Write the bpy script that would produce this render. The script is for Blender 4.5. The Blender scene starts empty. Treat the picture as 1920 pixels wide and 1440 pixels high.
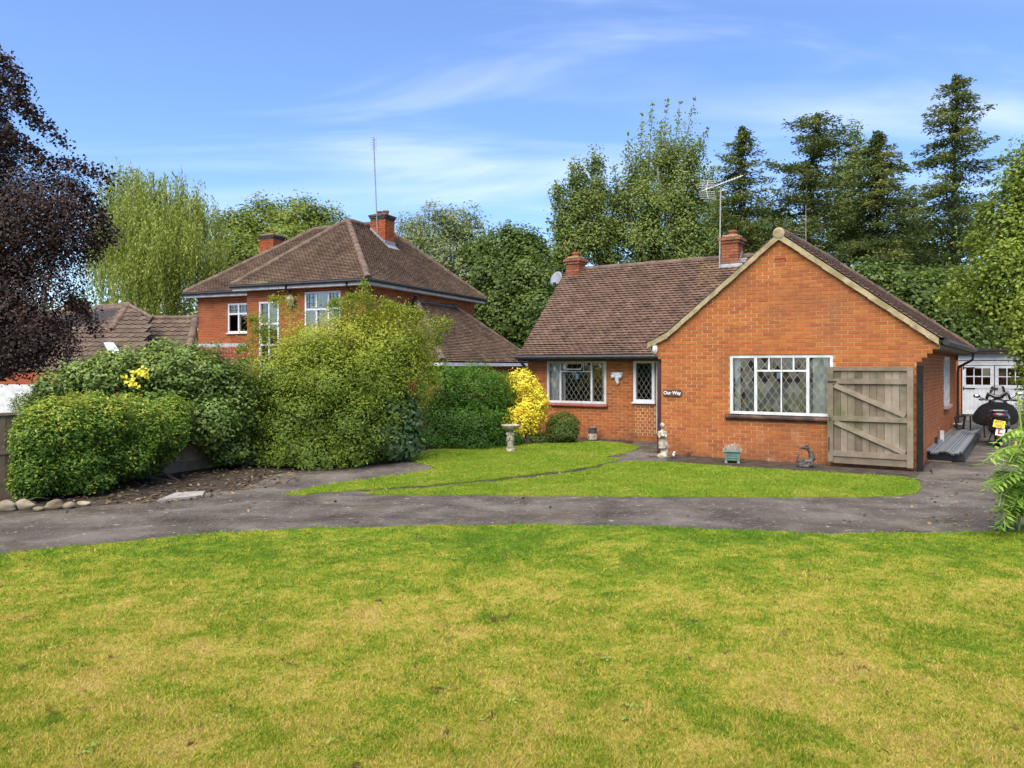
import bpy, math, random
import numpy as np
from mathutils import Vector, Matrix
random.seed(11); rng = np.random.default_rng(11)
R = math.radians
scene = bpy.context.scene
COL = scene.collection

# ---------------------------------------------------------------- camera
FPX, HOR, CAMH = 1470.0, 687.0, 1.87        # focal length in photo pixels, horizon row, eye height
cam_d = bpy.data.cameras.new('camera'); cam = bpy.data.objects.new('camera', cam_d); COL.objects.link(cam)
cam.location = (0, 0, CAMH); cam.rotation_euler = (R(90), 0, 0)
cam_d.sensor_width = 36; cam_d.lens = 36 * FPX / 1920; cam_d.shift_y = -(720 - HOR) / 1920
cam_d.clip_end = 2000; scene.camera = cam
# ---------------------------------------------------------------- light
SUN_EL, SUN_AZ = 58, 200                      # azimuth clockwise from +Y: behind the viewer, a little to the left
world = bpy.data.worlds.new('World'); scene.world = world; world.use_nodes = True
nt = world.node_tree; nd = nt.nodes; ln = nt.links
for n in list(nd): nd.remove(n)
sky = nd.new('ShaderNodeTexSky'); sky.sky_type = 'NISHITA'; sky.sun_disc = False
sky.sun_elevation = R(SUN_EL); sky.sun_rotation = R(SUN_AZ); sky.air_density = 1.0; sky.dust_density = 0.6; sky.ozone_density = 4.0
tc = nd.new('ShaderNodeTexCoord'); sep = nd.new('ShaderNodeSeparateXYZ'); ln.new(tc.outputs['Generated'], sep.inputs[0])
def wm(op, a, b=None, c=None):
    m = nd.new('ShaderNodeMath'); m.operation = op
    for i, v in enumerate((a, b, c)):
        if v is None: continue
        if isinstance(v, (int, float)): m.inputs[i].default_value = v
        else: ln.new(v, m.inputs[i])
    return m.outputs[0]
zz = wm('ADD', wm('MAXIMUM', sep.outputs[2], 0.0), 0.12)
comb = nd.new('ShaderNodeCombineXYZ'); ln.new(wm('DIVIDE', sep.outputs[0], zz), comb.inputs[0]); ln.new(wm('DIVIDE', sep.outputs[1], zz), comb.inputs[1])
def wnoise(rot, sc, scale, det, dist, lo, hi, off=(0, 0, 0)):
    mp = nd.new('ShaderNodeMapping'); mp.inputs['Rotation'].default_value = (0, 0, R(rot)); mp.inputs['Scale'].default_value = sc; mp.inputs['Location'].default_value = off
    ln.new(comb.outputs[0], mp.inputs[0])
    n = nd.new('ShaderNodeTexNoise'); n.inputs['Scale'].default_value = scale; n.inputs['Detail'].default_value = det
    n.inputs['Distortion'].default_value = dist; n.inputs['Roughness'].default_value = 0.55; ln.new(mp.outputs[0], n.inputs['Vector'])
    mr = nd.new('ShaderNodeMapRange'); mr.interpolation_type = 'SMOOTHSTEP'; mr.inputs[1].default_value = lo; mr.inputs[2].default_value = hi
    ln.new(n.outputs[0], mr.inputs[0]); return mr.outputs[0]
cl = wm('ADD', wm('MULTIPLY', wnoise(25, (0.45, 1.3, 1), 1.1, 5, 0.7, 0.50, 0.84), 0.65), wm('MULTIPLY', wnoise(-20, (0.35, 1.6, 1), 0.8, 3, 0.5, 0.48, 0.86, (3, 1, 0)), 0.50))
mrz = nd.new('ShaderNodeMapRange'); mrz.inputs[1].default_value = 0.05; mrz.inputs[2].default_value = 0.42; mrz.inputs[3].default_value = 0.35; ln.new(sep.outputs[2], mrz.inputs[0])   # cirrus thins out towards the horizon haze
cl = wm('ADD', wm('MULTIPLY', wm('MINIMUM', cl, 0.6), mrz.outputs[0]), 0.09)
hs = nd.new('ShaderNodeHueSaturation'); hs.inputs['Hue'].default_value = 0.508; hs.inputs['Saturation'].default_value = 1.24; hs.inputs['Value'].default_value = 0.60; ln.new(sky.outputs[0], hs.inputs['Color'])
mx = nd.new('ShaderNodeMixRGB'); ln.new(cl, mx.inputs[0]); ln.new(hs.outputs[0], mx.inputs[1]); mx.inputs[2].default_value = (3.3, 3.5, 4.4, 1)
bg = nd.new('ShaderNodeBackground'); bg.inputs[1].default_value = 0.15; ln.new(mx.outputs[0], bg.inputs[0])
wo = nd.new('ShaderNodeOutputWorld'); ln.new(bg.outputs[0], wo.inputs[0])
sd = bpy.data.lights.new('sun', 'SUN'); sd.energy = 3.0; sd.angle = R(65); sd.color = (1, 0.93, 0.82)
sun = bpy.data.objects.new('sun', sd); COL.objects.link(sun); sun.location = (-10, -20, 30)
_d = Vector((math.sin(R(SUN_AZ)) * math.cos(R(SUN_EL)), math.cos(R(SUN_AZ)) * math.cos(R(SUN_EL)), math.sin(R(SUN_EL))))
sun.rotation_euler = _d.to_track_quat('Z', 'Y').to_euler()
vs = scene.view_settings; vs.view_transform = 'Standard'; vs.look = 'None'; vs.exposure = 1.4; vs.gamma = 1; vs.use_curve_mapping = False
scene.render.engine = 'CYCLES'; cy = scene.cycles; cy.use_denoising = True; cy.max_bounces = 6; cy.diffuse_bounces = 3; cy.glossy_bounces = 3
cy.transparent_max_bounces = 12; cy.transmission_bounces = 4; cy.sample_clamp_indirect = 6; cy.use_adaptive_sampling = True; cy.adaptive_threshold = 0.02

# ---------------------------------------------------------------- helpers
def P(x, y, Z):                                # photo pixel at a real depth Z (metres in front of the viewer)
    return np.array([(x - 960) / FPX * Z, Z, CAMH + (HOR - y) * Z / FPX])
def G(x, y):                                   # photo pixel of a point on the level ground
    Z = FPX * CAMH / (y - HOR); return ((x - 960) / FPX * Z, Z)
def mathn(nt, op, a, b=None):
    m = nt.nodes.new('ShaderNodeMath'); m.operation = op
    for i, v in enumerate((a, b)):
        if v is None: continue
        if isinstance(v, (int, float)): m.inputs[i].default_value = v
        else: nt.links.new(v, m.inputs[i])
    return m.outputs[0]
def noise_n(nt, scale, det=4, rough=0.55, vec=None, dist=0):
    if vec is None:
        g = nt.nodes.new('ShaderNodeNewGeometry'); vec = g.outputs['Position']
    n = nt.nodes.new('ShaderNodeTexNoise'); n.inputs['Scale'].default_value = scale; n.inputs['Detail'].default_value = det
    n.inputs['Roughness'].default_value = rough; n.inputs['Distortion'].default_value = dist; nt.links.new(vec, n.inputs['Vector']); return n.outputs[0]
def ramp_n(nt, fac, stops):
    r = nt.nodes.new('ShaderNodeValToRGB'); e = r.color_ramp.elements
    while len(e) < len(stops): e.new(0.5)
    for q, (p, c) in zip(e, stops): q.position = p; q.color = (*c, 1)
    nt.links.new(fac, r.inputs[0]); return r.outputs[0]
def mapr(nt, v, a, b, c=0, d=1):
    m = nt.nodes.new('ShaderNodeMapRange'); m.inputs[1].default_value = a; m.inputs[2].default_value = b; m.inputs[3].default_value = c; m.inputs[4].default_value = d
    nt.links.new(v, m.inputs[0]); return m.outputs[0]
def mixc(nt, f, a, b, mode='MIX'):
    m = nt.nodes.new('ShaderNodeMixRGB'); m.blend_type = mode
    for i, v in enumerate((f, a, b)):
        if isinstance(v, (int, float)): m.inputs[i].default_value = v
        elif isinstance(v, tuple): m.inputs[i].default_value = (*v, 1)
        else: nt.links.new(v, m.inputs[i])
    return m.outputs[0]
def attr_n(nt, name='rnd'):
    a = nt.nodes.new('ShaderNodeAttribute'); a.attribute_name = name; return a.outputs['Fac']
def new_mat(name):
    m = bpy.data.materials.new(name); m.use_nodes = True; nt = m.node_tree
    b = nt.nodes['Principled BSDF']; return m, nt, b
MATS = {}
def mat(name, stops, attr=False, nscale=6, namt=0.5, rough=0.8, bump=0.0, bscale=60, spec=0.3, metal=0, trans=0, grime=None, dist=0):
    """Colour ramp driven by world-space noise and/or the per-piece value 'rnd'."""
    if name in MATS: return MATS[name]
    m, nt, b = new_mat(name); L = nt.links
    nz = mapr(nt, noise_n(nt, nscale, 5, dist=dist), 0.3, 0.7)
    fac = mathn(nt, 'ADD', mathn(nt, 'MULTIPLY', attr_n(nt), 1 - namt), mathn(nt, 'MULTIPLY', nz, namt)) if attr else nz
    col = ramp_n(nt, fac, stops)
    if grime:                                   # (colour, scale, lo, hi) patches of dirt, lichen or wear
        for gc, gs, lo, hi in grime:
            col = mixc(nt, mapr(nt, noise_n(nt, gs, 6, 0.65), lo, hi), col, gc)
    L.new(col, b.inputs['Base Color']); b.inputs['Roughness'].default_value = rough
    b.inputs['Specular IOR Level'].default_value = spec; b.inputs['Metallic'].default_value = metal
    if bump:
        bp = nt.nodes.new('ShaderNodeBump'); bp.inputs['Strength'].default_value = bump; bp.inputs['Distance'].default_value = 0.02
        L.new(noise_n(nt, bscale, 6, 0.65), bp.inputs['Height']); L.new(bp.outputs[0], b.inputs['Normal'])
    if trans:
        tr = nt.nodes.new('ShaderNodeBsdfTranslucent'); L.new(col, tr.inputs[0]); ms = nt.nodes.new('ShaderNodeMixShader'); ms.inputs[0].default_value = trans
        L.new(b.outputs[0], ms.inputs[1]); L.new(tr.outputs[0], ms.inputs[2]); L.new(ms.outputs[0], nt.nodes['Material Output'].inputs[0])
    MATS[name] = m; return m
def link(o, parent=None):
    COL.objects.link(o)
    if parent is not None: o.parent = parent
    return o
def tag(o, label=None, cat=None, group=None, kind=None):
    if label: o['label'] = label
    if cat: o['category'] = cat
    if group: o['group'] = group
    if kind: o['kind'] = kind
    return o
def thing(name, label, cat, loc=(0, 0, 0), rotz=0, group=None):
    o = bpy.data.objects.new(name, None); o.empty_display_size = 0.2; COL.objects.link(o)
    o.location = loc; o.rotation_euler = (0, 0, rotz); return tag(o, label, cat, group)
def np_mesh(name, V, Fq, rnd=None, smooth=False):
    """V (n,3), Fq (m,k) equal-sided faces."""
    me = bpy.data.meshes.new(name); n, (m, k) = len(V), Fq.shape
    me.vertices.add(n); me.vertices.foreach_set('co', np.ascontiguousarray(V, np.float32).ravel())
    me.loops.add(m * k); me.loops.foreach_set('vertex_index', np.ascontiguousarray(Fq, np.int32).ravel())
    me.polygons.add(m); me.polygons.foreach_set('loop_start', np.arange(0, m * k, k, dtype=np.int32)); me.polygons.foreach_set('loop_total', np.full(m, k, np.int32))
    if rnd is not None:
        a = me.attributes.new('rnd', 'FLOAT', 'POINT'); a.data.foreach_set('value', np.ascontiguousarray(rnd, np.float32))
    me.update(calc_edges=True)
    if smooth: me.polygons.foreach_set('use_smooth', np.ones(m, bool))
    return me
class MB:
    def __init__(s): s.V = []; s.F = []; s.Rn = []
    def add(s, vs, fs, r=0.5):
        o = len(s.V); s.V += [tuple(v) for v in vs]; s.F += [tuple(i + o for i in f) for f in fs]; s.Rn += [r] * len(vs); return s
    def box(s, x0, y0, z0, x1, y1, z1, r=0.5, M=None):
        vs = [(x0, y0, z0), (x1, y0, z0), (x1, y1, z0), (x0, y1, z0), (x0, y0, z1), (x1, y0, z1), (x1, y1, z1), (x0, y1, z1)]
        if M is not None: vs = [tuple(M @ Vector(v)) for v in vs]
        return s.add(vs, [(0, 3, 2, 1), (4, 5, 6, 7), (0, 1, 5, 4), (1, 2, 6, 5), (2, 3, 7, 6), (3, 0, 4, 7)], r)
    def bar(s, a, b, w, h, r=0.5, up=(0, 0, 1)):
        a, b = Vector(a), Vector(b); d = (b - a); l = d.length; d.normalize(); u = Vector(up); sd_ = d.cross(u)
        if sd_.length < 1e-4: sd_ = d.cross(Vector((1, 0, 0)))
        sd_.normalize(); u = sd_.cross(d); M = Matrix((( *d, ), (*sd_,), (*u,))).transposed().to_4x4(); M.translation = a
        return s.box(0, -w / 2, -h / 2, l, w / 2, h / 2, r, M)
    def tube(s, pts, rad, n=8, r=0.5, cap=True):
        pts = [Vector(p) for p in pts]; rad = [rad] * len(pts) if isinstance(rad, (int, float)) else rad
        vs = []; ref = Vector((0.3, 0.9, 0.1))
        for i, p in enumerate(pts):
            d = (pts[min(i + 1, len(pts) - 1)] - pts[max(i - 1, 0)]).normalized()
            x = d.cross(ref)
            if x.length < 1e-3: x = d.cross(Vector((1, 0, 0)))
            x.normalize(); y = d.cross(x)
            vs += [p + float(rad[i]) * (math.cos(2 * math.pi * k / n) * x + math.sin(2 * math.pi * k / n) * y) for k in range(n)]
        fs = [(i * n + k, i * n + (k + 1) % n, (i + 1) * n + (k + 1) % n, (i + 1) * n + k) for i in range(len(pts) - 1) for k in range(n)]
        if cap: fs += [tuple(range(n))[::-1], tuple((len(pts) - 1) * n + k for k in range(n))]
        return s.add(vs, fs, r)
    def lathe(s, prof, c=(0, 0, 0), n=20, r=0.5, sx=1, sy=1):
        vs = [(c[0] + p * sx * math.cos(2 * math.pi * k / n), c[1] + p * sy * math.sin(2 * math.pi * k / n), c[2] + z) for p, z in prof for k in range(n)]
        fs = [(i * n + k, i * n + (k + 1) % n, (i + 1) * n + (k + 1) % n, (i + 1) * n + k) for i in range(len(prof) - 1) for k in range(n)]
        fs += [tuple(range(n))[::-1], tuple((len(prof) - 1) * n + k for k in range(n))]
        return s.add(vs, fs, r)
    def ball(s, c, rad, n=12, m=8, r=0.5, M=None):
        rad = (rad,) * 3 if isinstance(rad, (int, float)) else rad; vs = []; fs = []
        for i in range(m + 1):
            a = -math.pi / 2 + math.pi * i / m
            for k in range(n):
                v = Vector((rad[0] * math.cos(a) * math.cos(2 * math.pi * k / n), rad[1] * math.cos(a) * math.sin(2 * math.pi * k / n), rad[2] * math.sin(a)))
                if M is not None: v = M @ v
                vs.append(v + Vector(c))
        fs = [(i * n + k, i * n + (k + 1) % n, (i + 1) * n + (k + 1) % n, (i + 1) * n + k) for i in range(m) for k in range(n)]
        return s.add(vs, fs, r)
    def poly(s, pts, r=0.5): return s.add(pts, [tuple(range(len(pts)))], r)
    def slab(s, pts, d, r=0.5):                # polygon given a thickness along vector d
        n = len(pts); d = Vector(d); a = [Vector(p) for p in pts]; b = [p + d for p in a]
        return s.add(a + b, [tuple(range(n)), tuple(range(2 * n - 1, n - 1, -1))] + [(i, i + n, (i + 1) % n + n, (i + 1) % n) for i in range(n)], r)
    def mesh(s, name, m=None, smooth=False):
        me = bpy.data.meshes.new(name); me.from_pydata(s.V, [], s.F)
        a = me.attributes.new('rnd', 'FLOAT', 'POINT'); a.data.foreach_set('value', np.array(s.Rn, np.float32))
        if smooth: me.polygons.foreach_set('use_smooth', np.ones(len(me.polygons), bool))
        if m: me.materials.append(m)
        return me
    def build(s, name, m, parent=None, smooth=False, kind=None, loc=None, rot=None):
        o = bpy.data.objects.new(name, s.mesh(name, m, smooth)); link(o, parent)
        if loc is not None: o.location = loc
        if rot is not None: o.rotation_euler = rot
        if kind: o['kind'] = kind
        return o
def remesh(o, vox, sm=3):
    m = o.modifiers.new('skin', 'REMESH'); m.mode = 'VOXEL'; m.voxel_size = vox; m.use_smooth_shade = True
    if sm: q = o.modifiers.new('soft', 'SMOOTH'); q.iterations = sm; q.factor = 0.5
    return o
def text(body, size, m, parent, loc, rot, extrude=0.001, name='lettering', bold=0.0):
    c = bpy.data.curves.new(name, 'FONT'); c.body = body; c.size = size; c.extrude = extrude; c.align_x = 'CENTER'; c.align_y = 'CENTER'; c.offset = bold
    tmp = bpy.data.objects.new('tmp', c); COL.objects.link(tmp); bpy.context.view_layer.update()
    me = bpy.data.meshes.new_from_object(tmp.evaluated_get(bpy.context.evaluated_depsgraph_get())); bpy.data.objects.remove(tmp)
    me.materials.clear(); me.materials.append(m); o = bpy.data.objects.new(name, me); link(o, parent); o.location = loc; o.rotation_euler = rot; return o
def spline(pts, k=8, closed=True):
    p = np.array(pts, float); n = len(p); out = []
    for i in range(n if closed else n - 1):
        a, b, c, d = (p[(i - 1) % n], p[i], p[(i + 1) % n], p[(i + 2) % n]) if closed else (p[max(i - 1, 0)], p[i], p[i + 1], p[min(i + 2, n - 1)])
        for j in range(k):
            t = j / k; out.append(0.5 * ((2 * b) + (-a + c) * t + (2 * a - 5 * b + 4 * c - d) * t * t + (-a + 3 * b - 3 * c + d) * t ** 3))
    if not closed: out.append(p[-1])
    return np.array(out)
def inside(pts, poly):
    x, y = pts[:, 0], pts[:, 1]; c = np.zeros(len(pts), bool); px, py = poly[:, 0], poly[:, 1]; n = len(poly)
    for i in range(n):
        j = i - 1
        with np.errstate(divide='ignore', invalid='ignore'):
            c ^= ((py[i] > y) != (py[j] > y)) & (x < (px[j] - px[i]) * (y - py[i]) / (py[j] - py[i] + 1e-12) + px[i])
    return c

# ---------------------------------------------------------------- palette
lin = lambda r, g, b: tuple(((c / 255) / 12.92 if c / 255 < 0.04045 else ((c / 255 + 0.055) / 1.055) ** 2.4) for c in (r, g, b))
def damp(m, name_col=(0.085, 0.05, 0.03)):
    """Damp stain and pale bloom along the foot of a wall, with a ragged upper edge."""
    nt = m.node_tree; b = nt.nodes['Principled BSDF']; src = b.inputs['Base Color'].links[0].from_socket
    g = nt.nodes.new('ShaderNodeNewGeometry'); sp = nt.nodes.new('ShaderNodeSeparateXYZ'); nt.links.new(g.outputs['Position'], sp.inputs[0])
    k = mathn(nt, 'ADD', mapr(nt, sp.outputs[2], 0.0, 0.75, 0.75, 0.0), mathn(nt, 'MULTIPLY', mathn(nt, 'SUBTRACT', noise_n(nt, 2.6, 5, 0.65), 0.5), 1.1))
    c = mixc(nt, mapr(nt, k, 0.32, 0.95, 0, 0.6), src, name_col)
    bl = mathn(nt, 'MULTIPLY', mapr(nt, noise_n(nt, 3.4, 6, 0.7), 0.56, 0.72), mapr(nt, sp.outputs[2], 0.1, 1.2, 0.5, 0.0))
    nt.links.new(mixc(nt, bl, c, (0.50, 0.33, 0.24)), b.inputs['Base Color']); return m
M_brick = damp(mat('brick', [(0.0, (0.13, 0.055, 0.035)), (0.08, (0.26, 0.072, 0.032)), (0.18, (0.28, 0.078, 0.024)), (0.6, (0.37, 0.108, 0.028)), (1.0, (0.45, 0.155, 0.037))], attr=True, nscale=5, namt=0.35, rough=0.85, bump=0.35, bscale=130, grime=[((0.20, 0.10, 0.05), 1.1, 0.58, 0.85), ((0.24, 0.088, 0.036), 0.7, 0.5, 0.8)]))
M_mortar = mat('mortar', [(0.2, (0.37, 0.19, 0.075)), (0.8, (0.50, 0.30, 0.14))], nscale=2, rough=0.95, bump=0.3, bscale=150); damp(M_mortar, (0.12, 0.08, 0.05))
M_brick_far = mat('brick_far', [(0.0, (0.18, 0.05, 0.025)), (0.4, (0.285, 0.07, 0.026)), (1.0, (0.36, 0.10, 0.034))], attr=True, nscale=7, namt=0.2, rough=0.85, bump=0.2)
M_tile = mat('clay_tile', [(0.0, (0.05, 0.031, 0.022)), (0.35, (0.098, 0.058, 0.039)), (0.75, (0.14, 0.084, 0.056)), (1.0, (0.19, 0.122, 0.086))], attr=True, nscale=3, namt=0.72, rough=0.85, bump=0.4, bscale=70, grime=[((0.17, 0.115, 0.03), 1.3, 0.62, 0.76)])
M_brick_old = mat('brick_sooty', [(0.0, (0.09, 0.045, 0.03)), (0.4, (0.24, 0.075, 0.038)), (1.0, (0.38, 0.12, 0.05))], attr=True, nscale=4, namt=0.4, rough=0.9, bump=0.3, grime=[((0.15, 0.11, 0.07), 3, 0.5, 0.75)])
M_tile_far = mat('clay_tile_dark', [(0.0, (0.042, 0.027, 0.018)), (0.5, (0.094, 0.057, 0.035)), (1.0, (0.15, 0.098, 0.062))], attr=True, nscale=1.2, namt=0.6, rough=0.85, bump=0.3, bscale=60, grime=[((0.22, 0.19, 0.09), 0.55, 0.58, 0.78)])
M_pantile = mat('concrete_tile', [(0.0, (0.06, 0.041, 0.03)), (0.5, (0.10, 0.07, 0.048)), (1.0, (0.14, 0.10, 0.066))], attr=True, nscale=2, namt=0.5, rough=0.9, bump=0.3, grime=[((0.11, 0.115, 0.035), 1.0, 0.6, 0.8)])
M_ridge = mat('ridge_clay', [(0.2, (0.08, 0.053, 0.037)), (0.8, (0.155, 0.105, 0.075))], nscale=3, rough=0.9, bump=0.3, grime=[((0.22, 0.20, 0.15), 5, 0.6, 0.75)])
M_deck = mat('roof_felt', [(0, (0.025, 0.02, 0.018)), (1, (0.04, 0.03, 0.026))])
M_verge = mat('verge_cement', [(0.2, (0.24, 0.19, 0.10)), (0.8, (0.38, 0.31, 0.18))], nscale=6, rough=0.95, bump=0.5, bscale=60, grime=[((0.16, 0.14, 0.06), 4, 0.58, 0.75)])
M_white = mat('white_paint', [(0.2, (0.50, 0.50, 0.47)), (0.8, (0.66, 0.66, 0.64))], nscale=5, rough=0.55, bump=0.1, grime=[((0.42, 0.39, 0.33), 14, 0.64, 0.78)])
M_upvc = mat('white_plastic', [(0, (0.60, 0.61, 0.62)), (1, (0.68, 0.68, 0.69))], rough=0.35, spec=0.5)
M_black = mat('black_plastic', [(0, (0.012, 0.012, 0.013)), (1, (0.03, 0.028, 0.026))], rough=0.4, spec=0.5, nscale=8)
M_maroon = mat('maroon_paint', [(0, (0.045, 0.016, 0.018)), (1, (0.06, 0.022, 0.022))], rough=0.5)
M_lead = mat('lead_flashing', [(0.1, (0.17, 0.172, 0.18)), (0.9, (0.30, 0.302, 0.31))], nscale=9, rough=0.55, bump=0.3, bscale=25)
M_came = mat('lead_came', [(0, (0.22, 0.205, 0.18)), (1, (0.33, 0.31, 0.28))], nscale=20, rough=0.6)
M_stone = mat('cast_stone', [(0.0, (0.14, 0.12, 0.085)), (0.5, (0.34, 0.29, 0.21)), (1.0, (0.52, 0.47, 0.36))], nscale=14, rough=0.95, bump=0.5, bscale=90, grime=[((0.13, 0.12, 0.07), 9, 0.58, 0.8)])
M_bronze = mat('weathered_dark_stone', [(0.0, (0.025, 0.024, 0.018)), (0.6, (0.07, 0.065, 0.05)), (1.0, (0.17, 0.15, 0.11))], nscale=16, rough=0.7, bump=0.5, bscale=80)
M_wood = mat('weathered_wood', [(0.0, (0.09, 0.068, 0.045)), (0.5, (0.19, 0.148, 0.10)), (1.0, (0.31, 0.255, 0.185))], attr=True, nscale=5, namt=0.4, rough=0.9, bump=0.3, bscale=50, grime=[((0.09, 0.10, 0.035), 1.6, 0.56, 0.8)])
M_wood2 = mat('fence_wood', [(0.0, (0.11, 0.082, 0.056)), (0.5, (0.20, 0.155, 0.108)), (1.0, (0.31, 0.245, 0.18))], attr=True, nscale=5, namt=0.4, rough=0.9, bump=0.3, bscale=50)
M_grey = mat('grey_steel', [(0, (0.20, 0.20, 0.20)), (1, (0.34, 0.34, 0.33))], nscale=20, rough=0.45, metal=0.6)
M_bark = mat('bark', [(0, (0.04, 0.03, 0.022)), (1, (0.10, 0.08, 0.06))], nscale=9, rough=0.95, bump=0.6, bscale=30)
M_bark_l = mat('pale_bark', [(0, (0.16, 0.15, 0.12)), (1, (0.36, 0.34, 0.29))], nscale=6, rough=0.95, bump=0.3)
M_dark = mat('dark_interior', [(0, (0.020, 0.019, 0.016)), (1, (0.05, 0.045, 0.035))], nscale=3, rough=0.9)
M_curtain = mat('white_net', [(0, (0.62, 0.62, 0.58)), (1, (0.75, 0.75, 0.72))], nscale=4, rough=0.9)
def glass(name, tint, fac):
    m, nt, b = new_mat(name); L = nt.links; nt.nodes.remove(b)
    t = nt.nodes.new('ShaderNodeBsdfTransparent'); t.inputs[0].default_value = (*tint, 1); g = nt.nodes.new('ShaderNodeBsdfGlossy'); g.inputs['Roughness'].default_value = 0.03
    lw = nt.nodes.new('ShaderNodeFresnel'); lw.inputs[0].default_value = 1.5; ms = nt.nodes.new('ShaderNodeMixShader')
    L.new(mathn(nt, 'ADD', lw.outputs[0], fac), ms.inputs[0]); L.new(t.outputs[0], ms.inputs[1]); L.new(g.outputs[0], ms.inputs[2]); L.new(ms.outputs[0], nt.nodes['Material Output'].inputs[0]); return m
M_glass = glass('window_glass', (0.82, 0.86, 0.84), 0.10)
# ---------------------------------------------------------------- ground, drive, lawns
def lawn_mat(name, dry):
    m, nt, b = new_mat(name); L = nt.links
    big = noise_n(nt, 0.7, 6, 0.7, dist=0.5); mid = noise_n(nt, 3.4, 6, 0.75, dist=0.5); fine = noise_n(nt, 22, 4, 0.8)
    f = mathn(nt, 'ADD', mathn(nt, 'ADD', mathn(nt, 'MULTIPLY', big, 0.5), mathn(nt, 'MULTIPLY', mid, 0.6)), mathn(nt, 'MULTIPLY', fine, 0.4))
    f = mathn(nt, 'ADD', f, mathn(nt, 'MULTIPLY', mathn(nt, 'SUBTRACT', attr_n(nt), 0.5), 0.22))
    f = mapr(nt, f, 0.575, 0.97)
    if dry > 0.5:                               # the strip along the drive stays greener
        g = nt.nodes.new('ShaderNodeNewGeometry'); s = nt.nodes.new('ShaderNodeSeparateXYZ'); L.new(g.outputs['Position'], s.inputs[0])
        f = mathn(nt, 'SUBTRACT', f, mapr(nt, s.outputs[1], 6.0, 8.6, 0.0, 0.30))
        st = [(0.0, (0.12, 0.23, 0.013)), (0.22, (0.23, 0.33, 0.022)), (0.42, (0.40, 0.41, 0.042)), (0.60, (0.58, 0.47, 0.09)), (0.80, (0.68, 0.54, 0.17)), (1.0, (0.42, 0.30, 0.10))]
    else:
        st = [(0.0, (0.16, 0.28, 0.018)), (0.40, (0.25, 0.36, 0.028)), (0.70, (0.35, 0.40, 0.045)), (1.0, (0.52, 0.45, 0.12))]
    c = ramp_n(nt, f, st)
    if dry > 0.5:
        c = mixc(nt, mapr(nt, noise_n(nt, 5.5, 5, 0.75, dist=0.6), 0.61, 0.67), c, (0.16, 0.105, 0.04))
    L.new(c, b.inputs['Base Color']); b.inputs['Roughness'].default_value = 0.75; b.inputs['Specular IOR Level'].default_value = 0.2
    tr = nt.nodes.new('ShaderNodeBsdfTranslucent'); L.new(c, tr.inputs[0]); ms = nt.nodes.new('ShaderNodeMixShader'); ms.inputs[0].default_value = 0.42
    L.new(b.outputs[0], ms.inputs[1]); L.new(tr.outputs[0], ms.inputs[2]); L.new(ms.outputs[0], nt.nodes['Material Output'].inputs[0])
    bp = nt.nodes.new('ShaderNodeBump'); bp.inputs['Strength'].default_value = 0.8; bp.inputs['Distance'].default_value = 0.03; L.new(noise_n(nt, 40, 5, 0.7), bp.inputs['Height']); L.new(bp.outputs[0], b.inputs['Normal'])
    return m
M_lawn = lawn_mat('lawn_dry', 1.0); M_lawn2 = lawn_mat('lawn_green', 0.0)
M_soil = mat('soil', [(0.0, (0.022, 0.016, 0.011)), (0.6, (0.05, 0.036, 0.025)), (1.0, (0.085, 0.062, 0.042))], nscale=5, rough=0.95, bump=0.9, bscale=30, grime=[((0.055, 0.065, 0.018), 0.9, 0.56, 0.8)])
m, nt, b = new_mat('old_tarmac'); MATS['old_tarmac'] = m
_g = nt.nodes.new('ShaderNodeNewGeometry'); _mp = nt.nodes.new('ShaderNodeMapping'); _mp.inputs['Scale'].default_value = (0.8, 1.0, 1); nt.links.new(_g.outputs['Position'], _mp.inputs[0])
c = ramp_n(nt, mapr(nt, noise_n(nt, 1.5, 6, 0.62, _mp.outputs[0], 0.4), 0.3, 0.72), [(0.0, (0.045, 0.037, 0.029)), (0.45, (0.105, 0.090, 0.074)), (1.0, (0.20, 0.172, 0.143))])
c = mixc(nt, mapr(nt, noise_n(nt, 26, 4, 0.85), 0.54, 0.68), c, (0.24, 0.205, 0.16))
c = mixc(nt, mapr(nt, noise_n(nt, 9.0, 5, 0.8, _mp.outputs[0]), 0.60, 0.64), c, (0.36, 0.31, 0.255))
c = mixc(nt, mapr(nt, noise_n(nt, 0.8, 5, 0.6), 0.56, 0.8), c, (0.085, 0.063, 0.035))
nt.links.new(c, b.inputs['Base Color']); b.inputs['Roughness'].default_value = 0.95; b.inputs['Specular IOR Level'].default_value = 0.1
bp = nt.nodes.new('ShaderNodeBump'); bp.inputs['Strength'].default_value = 1.0; bp.inputs['Distance'].default_value = 0.03; nt.links.new(noise_n(nt, 38, 6, 0.75), bp.inputs['Height']); nt.links.new(bp.outputs[0], b.inputs['Normal'])
M_tar = m
def sheet(name, pts, z, m, skirt=0.0, parent=None):
    o = MB()
    if skirt: o.slab([(x, y, z) for x, y in pts], (0, 0, -skirt))
    else: o.poly([(x, y, z) for x, y in pts])
    o = o.build(name, m, parent); o['kind'] = 'structure'; return o
g = MB(); g.poly([(-300, -60, 0), (300, -60, 0), (300, 500, 0), (-300, 500, 0)]); tag(g.build('ground', M_soil), 'dark bare soil ground under the whole garden', kind='structure')
gp = lambda px: [G(x, y) for x, y in px]
near_edge = [(-500, 1120), (-200, 1070), (0, 1043), (200, 1022), (430, 1001), (560, 995), (760, 990), (960, 987), (1150, 989), (1300, 993), (1500, 1002), (1640, 1003), (1870, 1000), (2100, 1003), (2500, 1010)]
ne = spline(gp(near_edge), 16, False); ne[:, 1] += 0.03 * np.sin(ne[:, 0] * 5) + 0.02 * np.sin(ne[:, 0] * 19) + rng.normal(size=len(ne)) * .012
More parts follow.
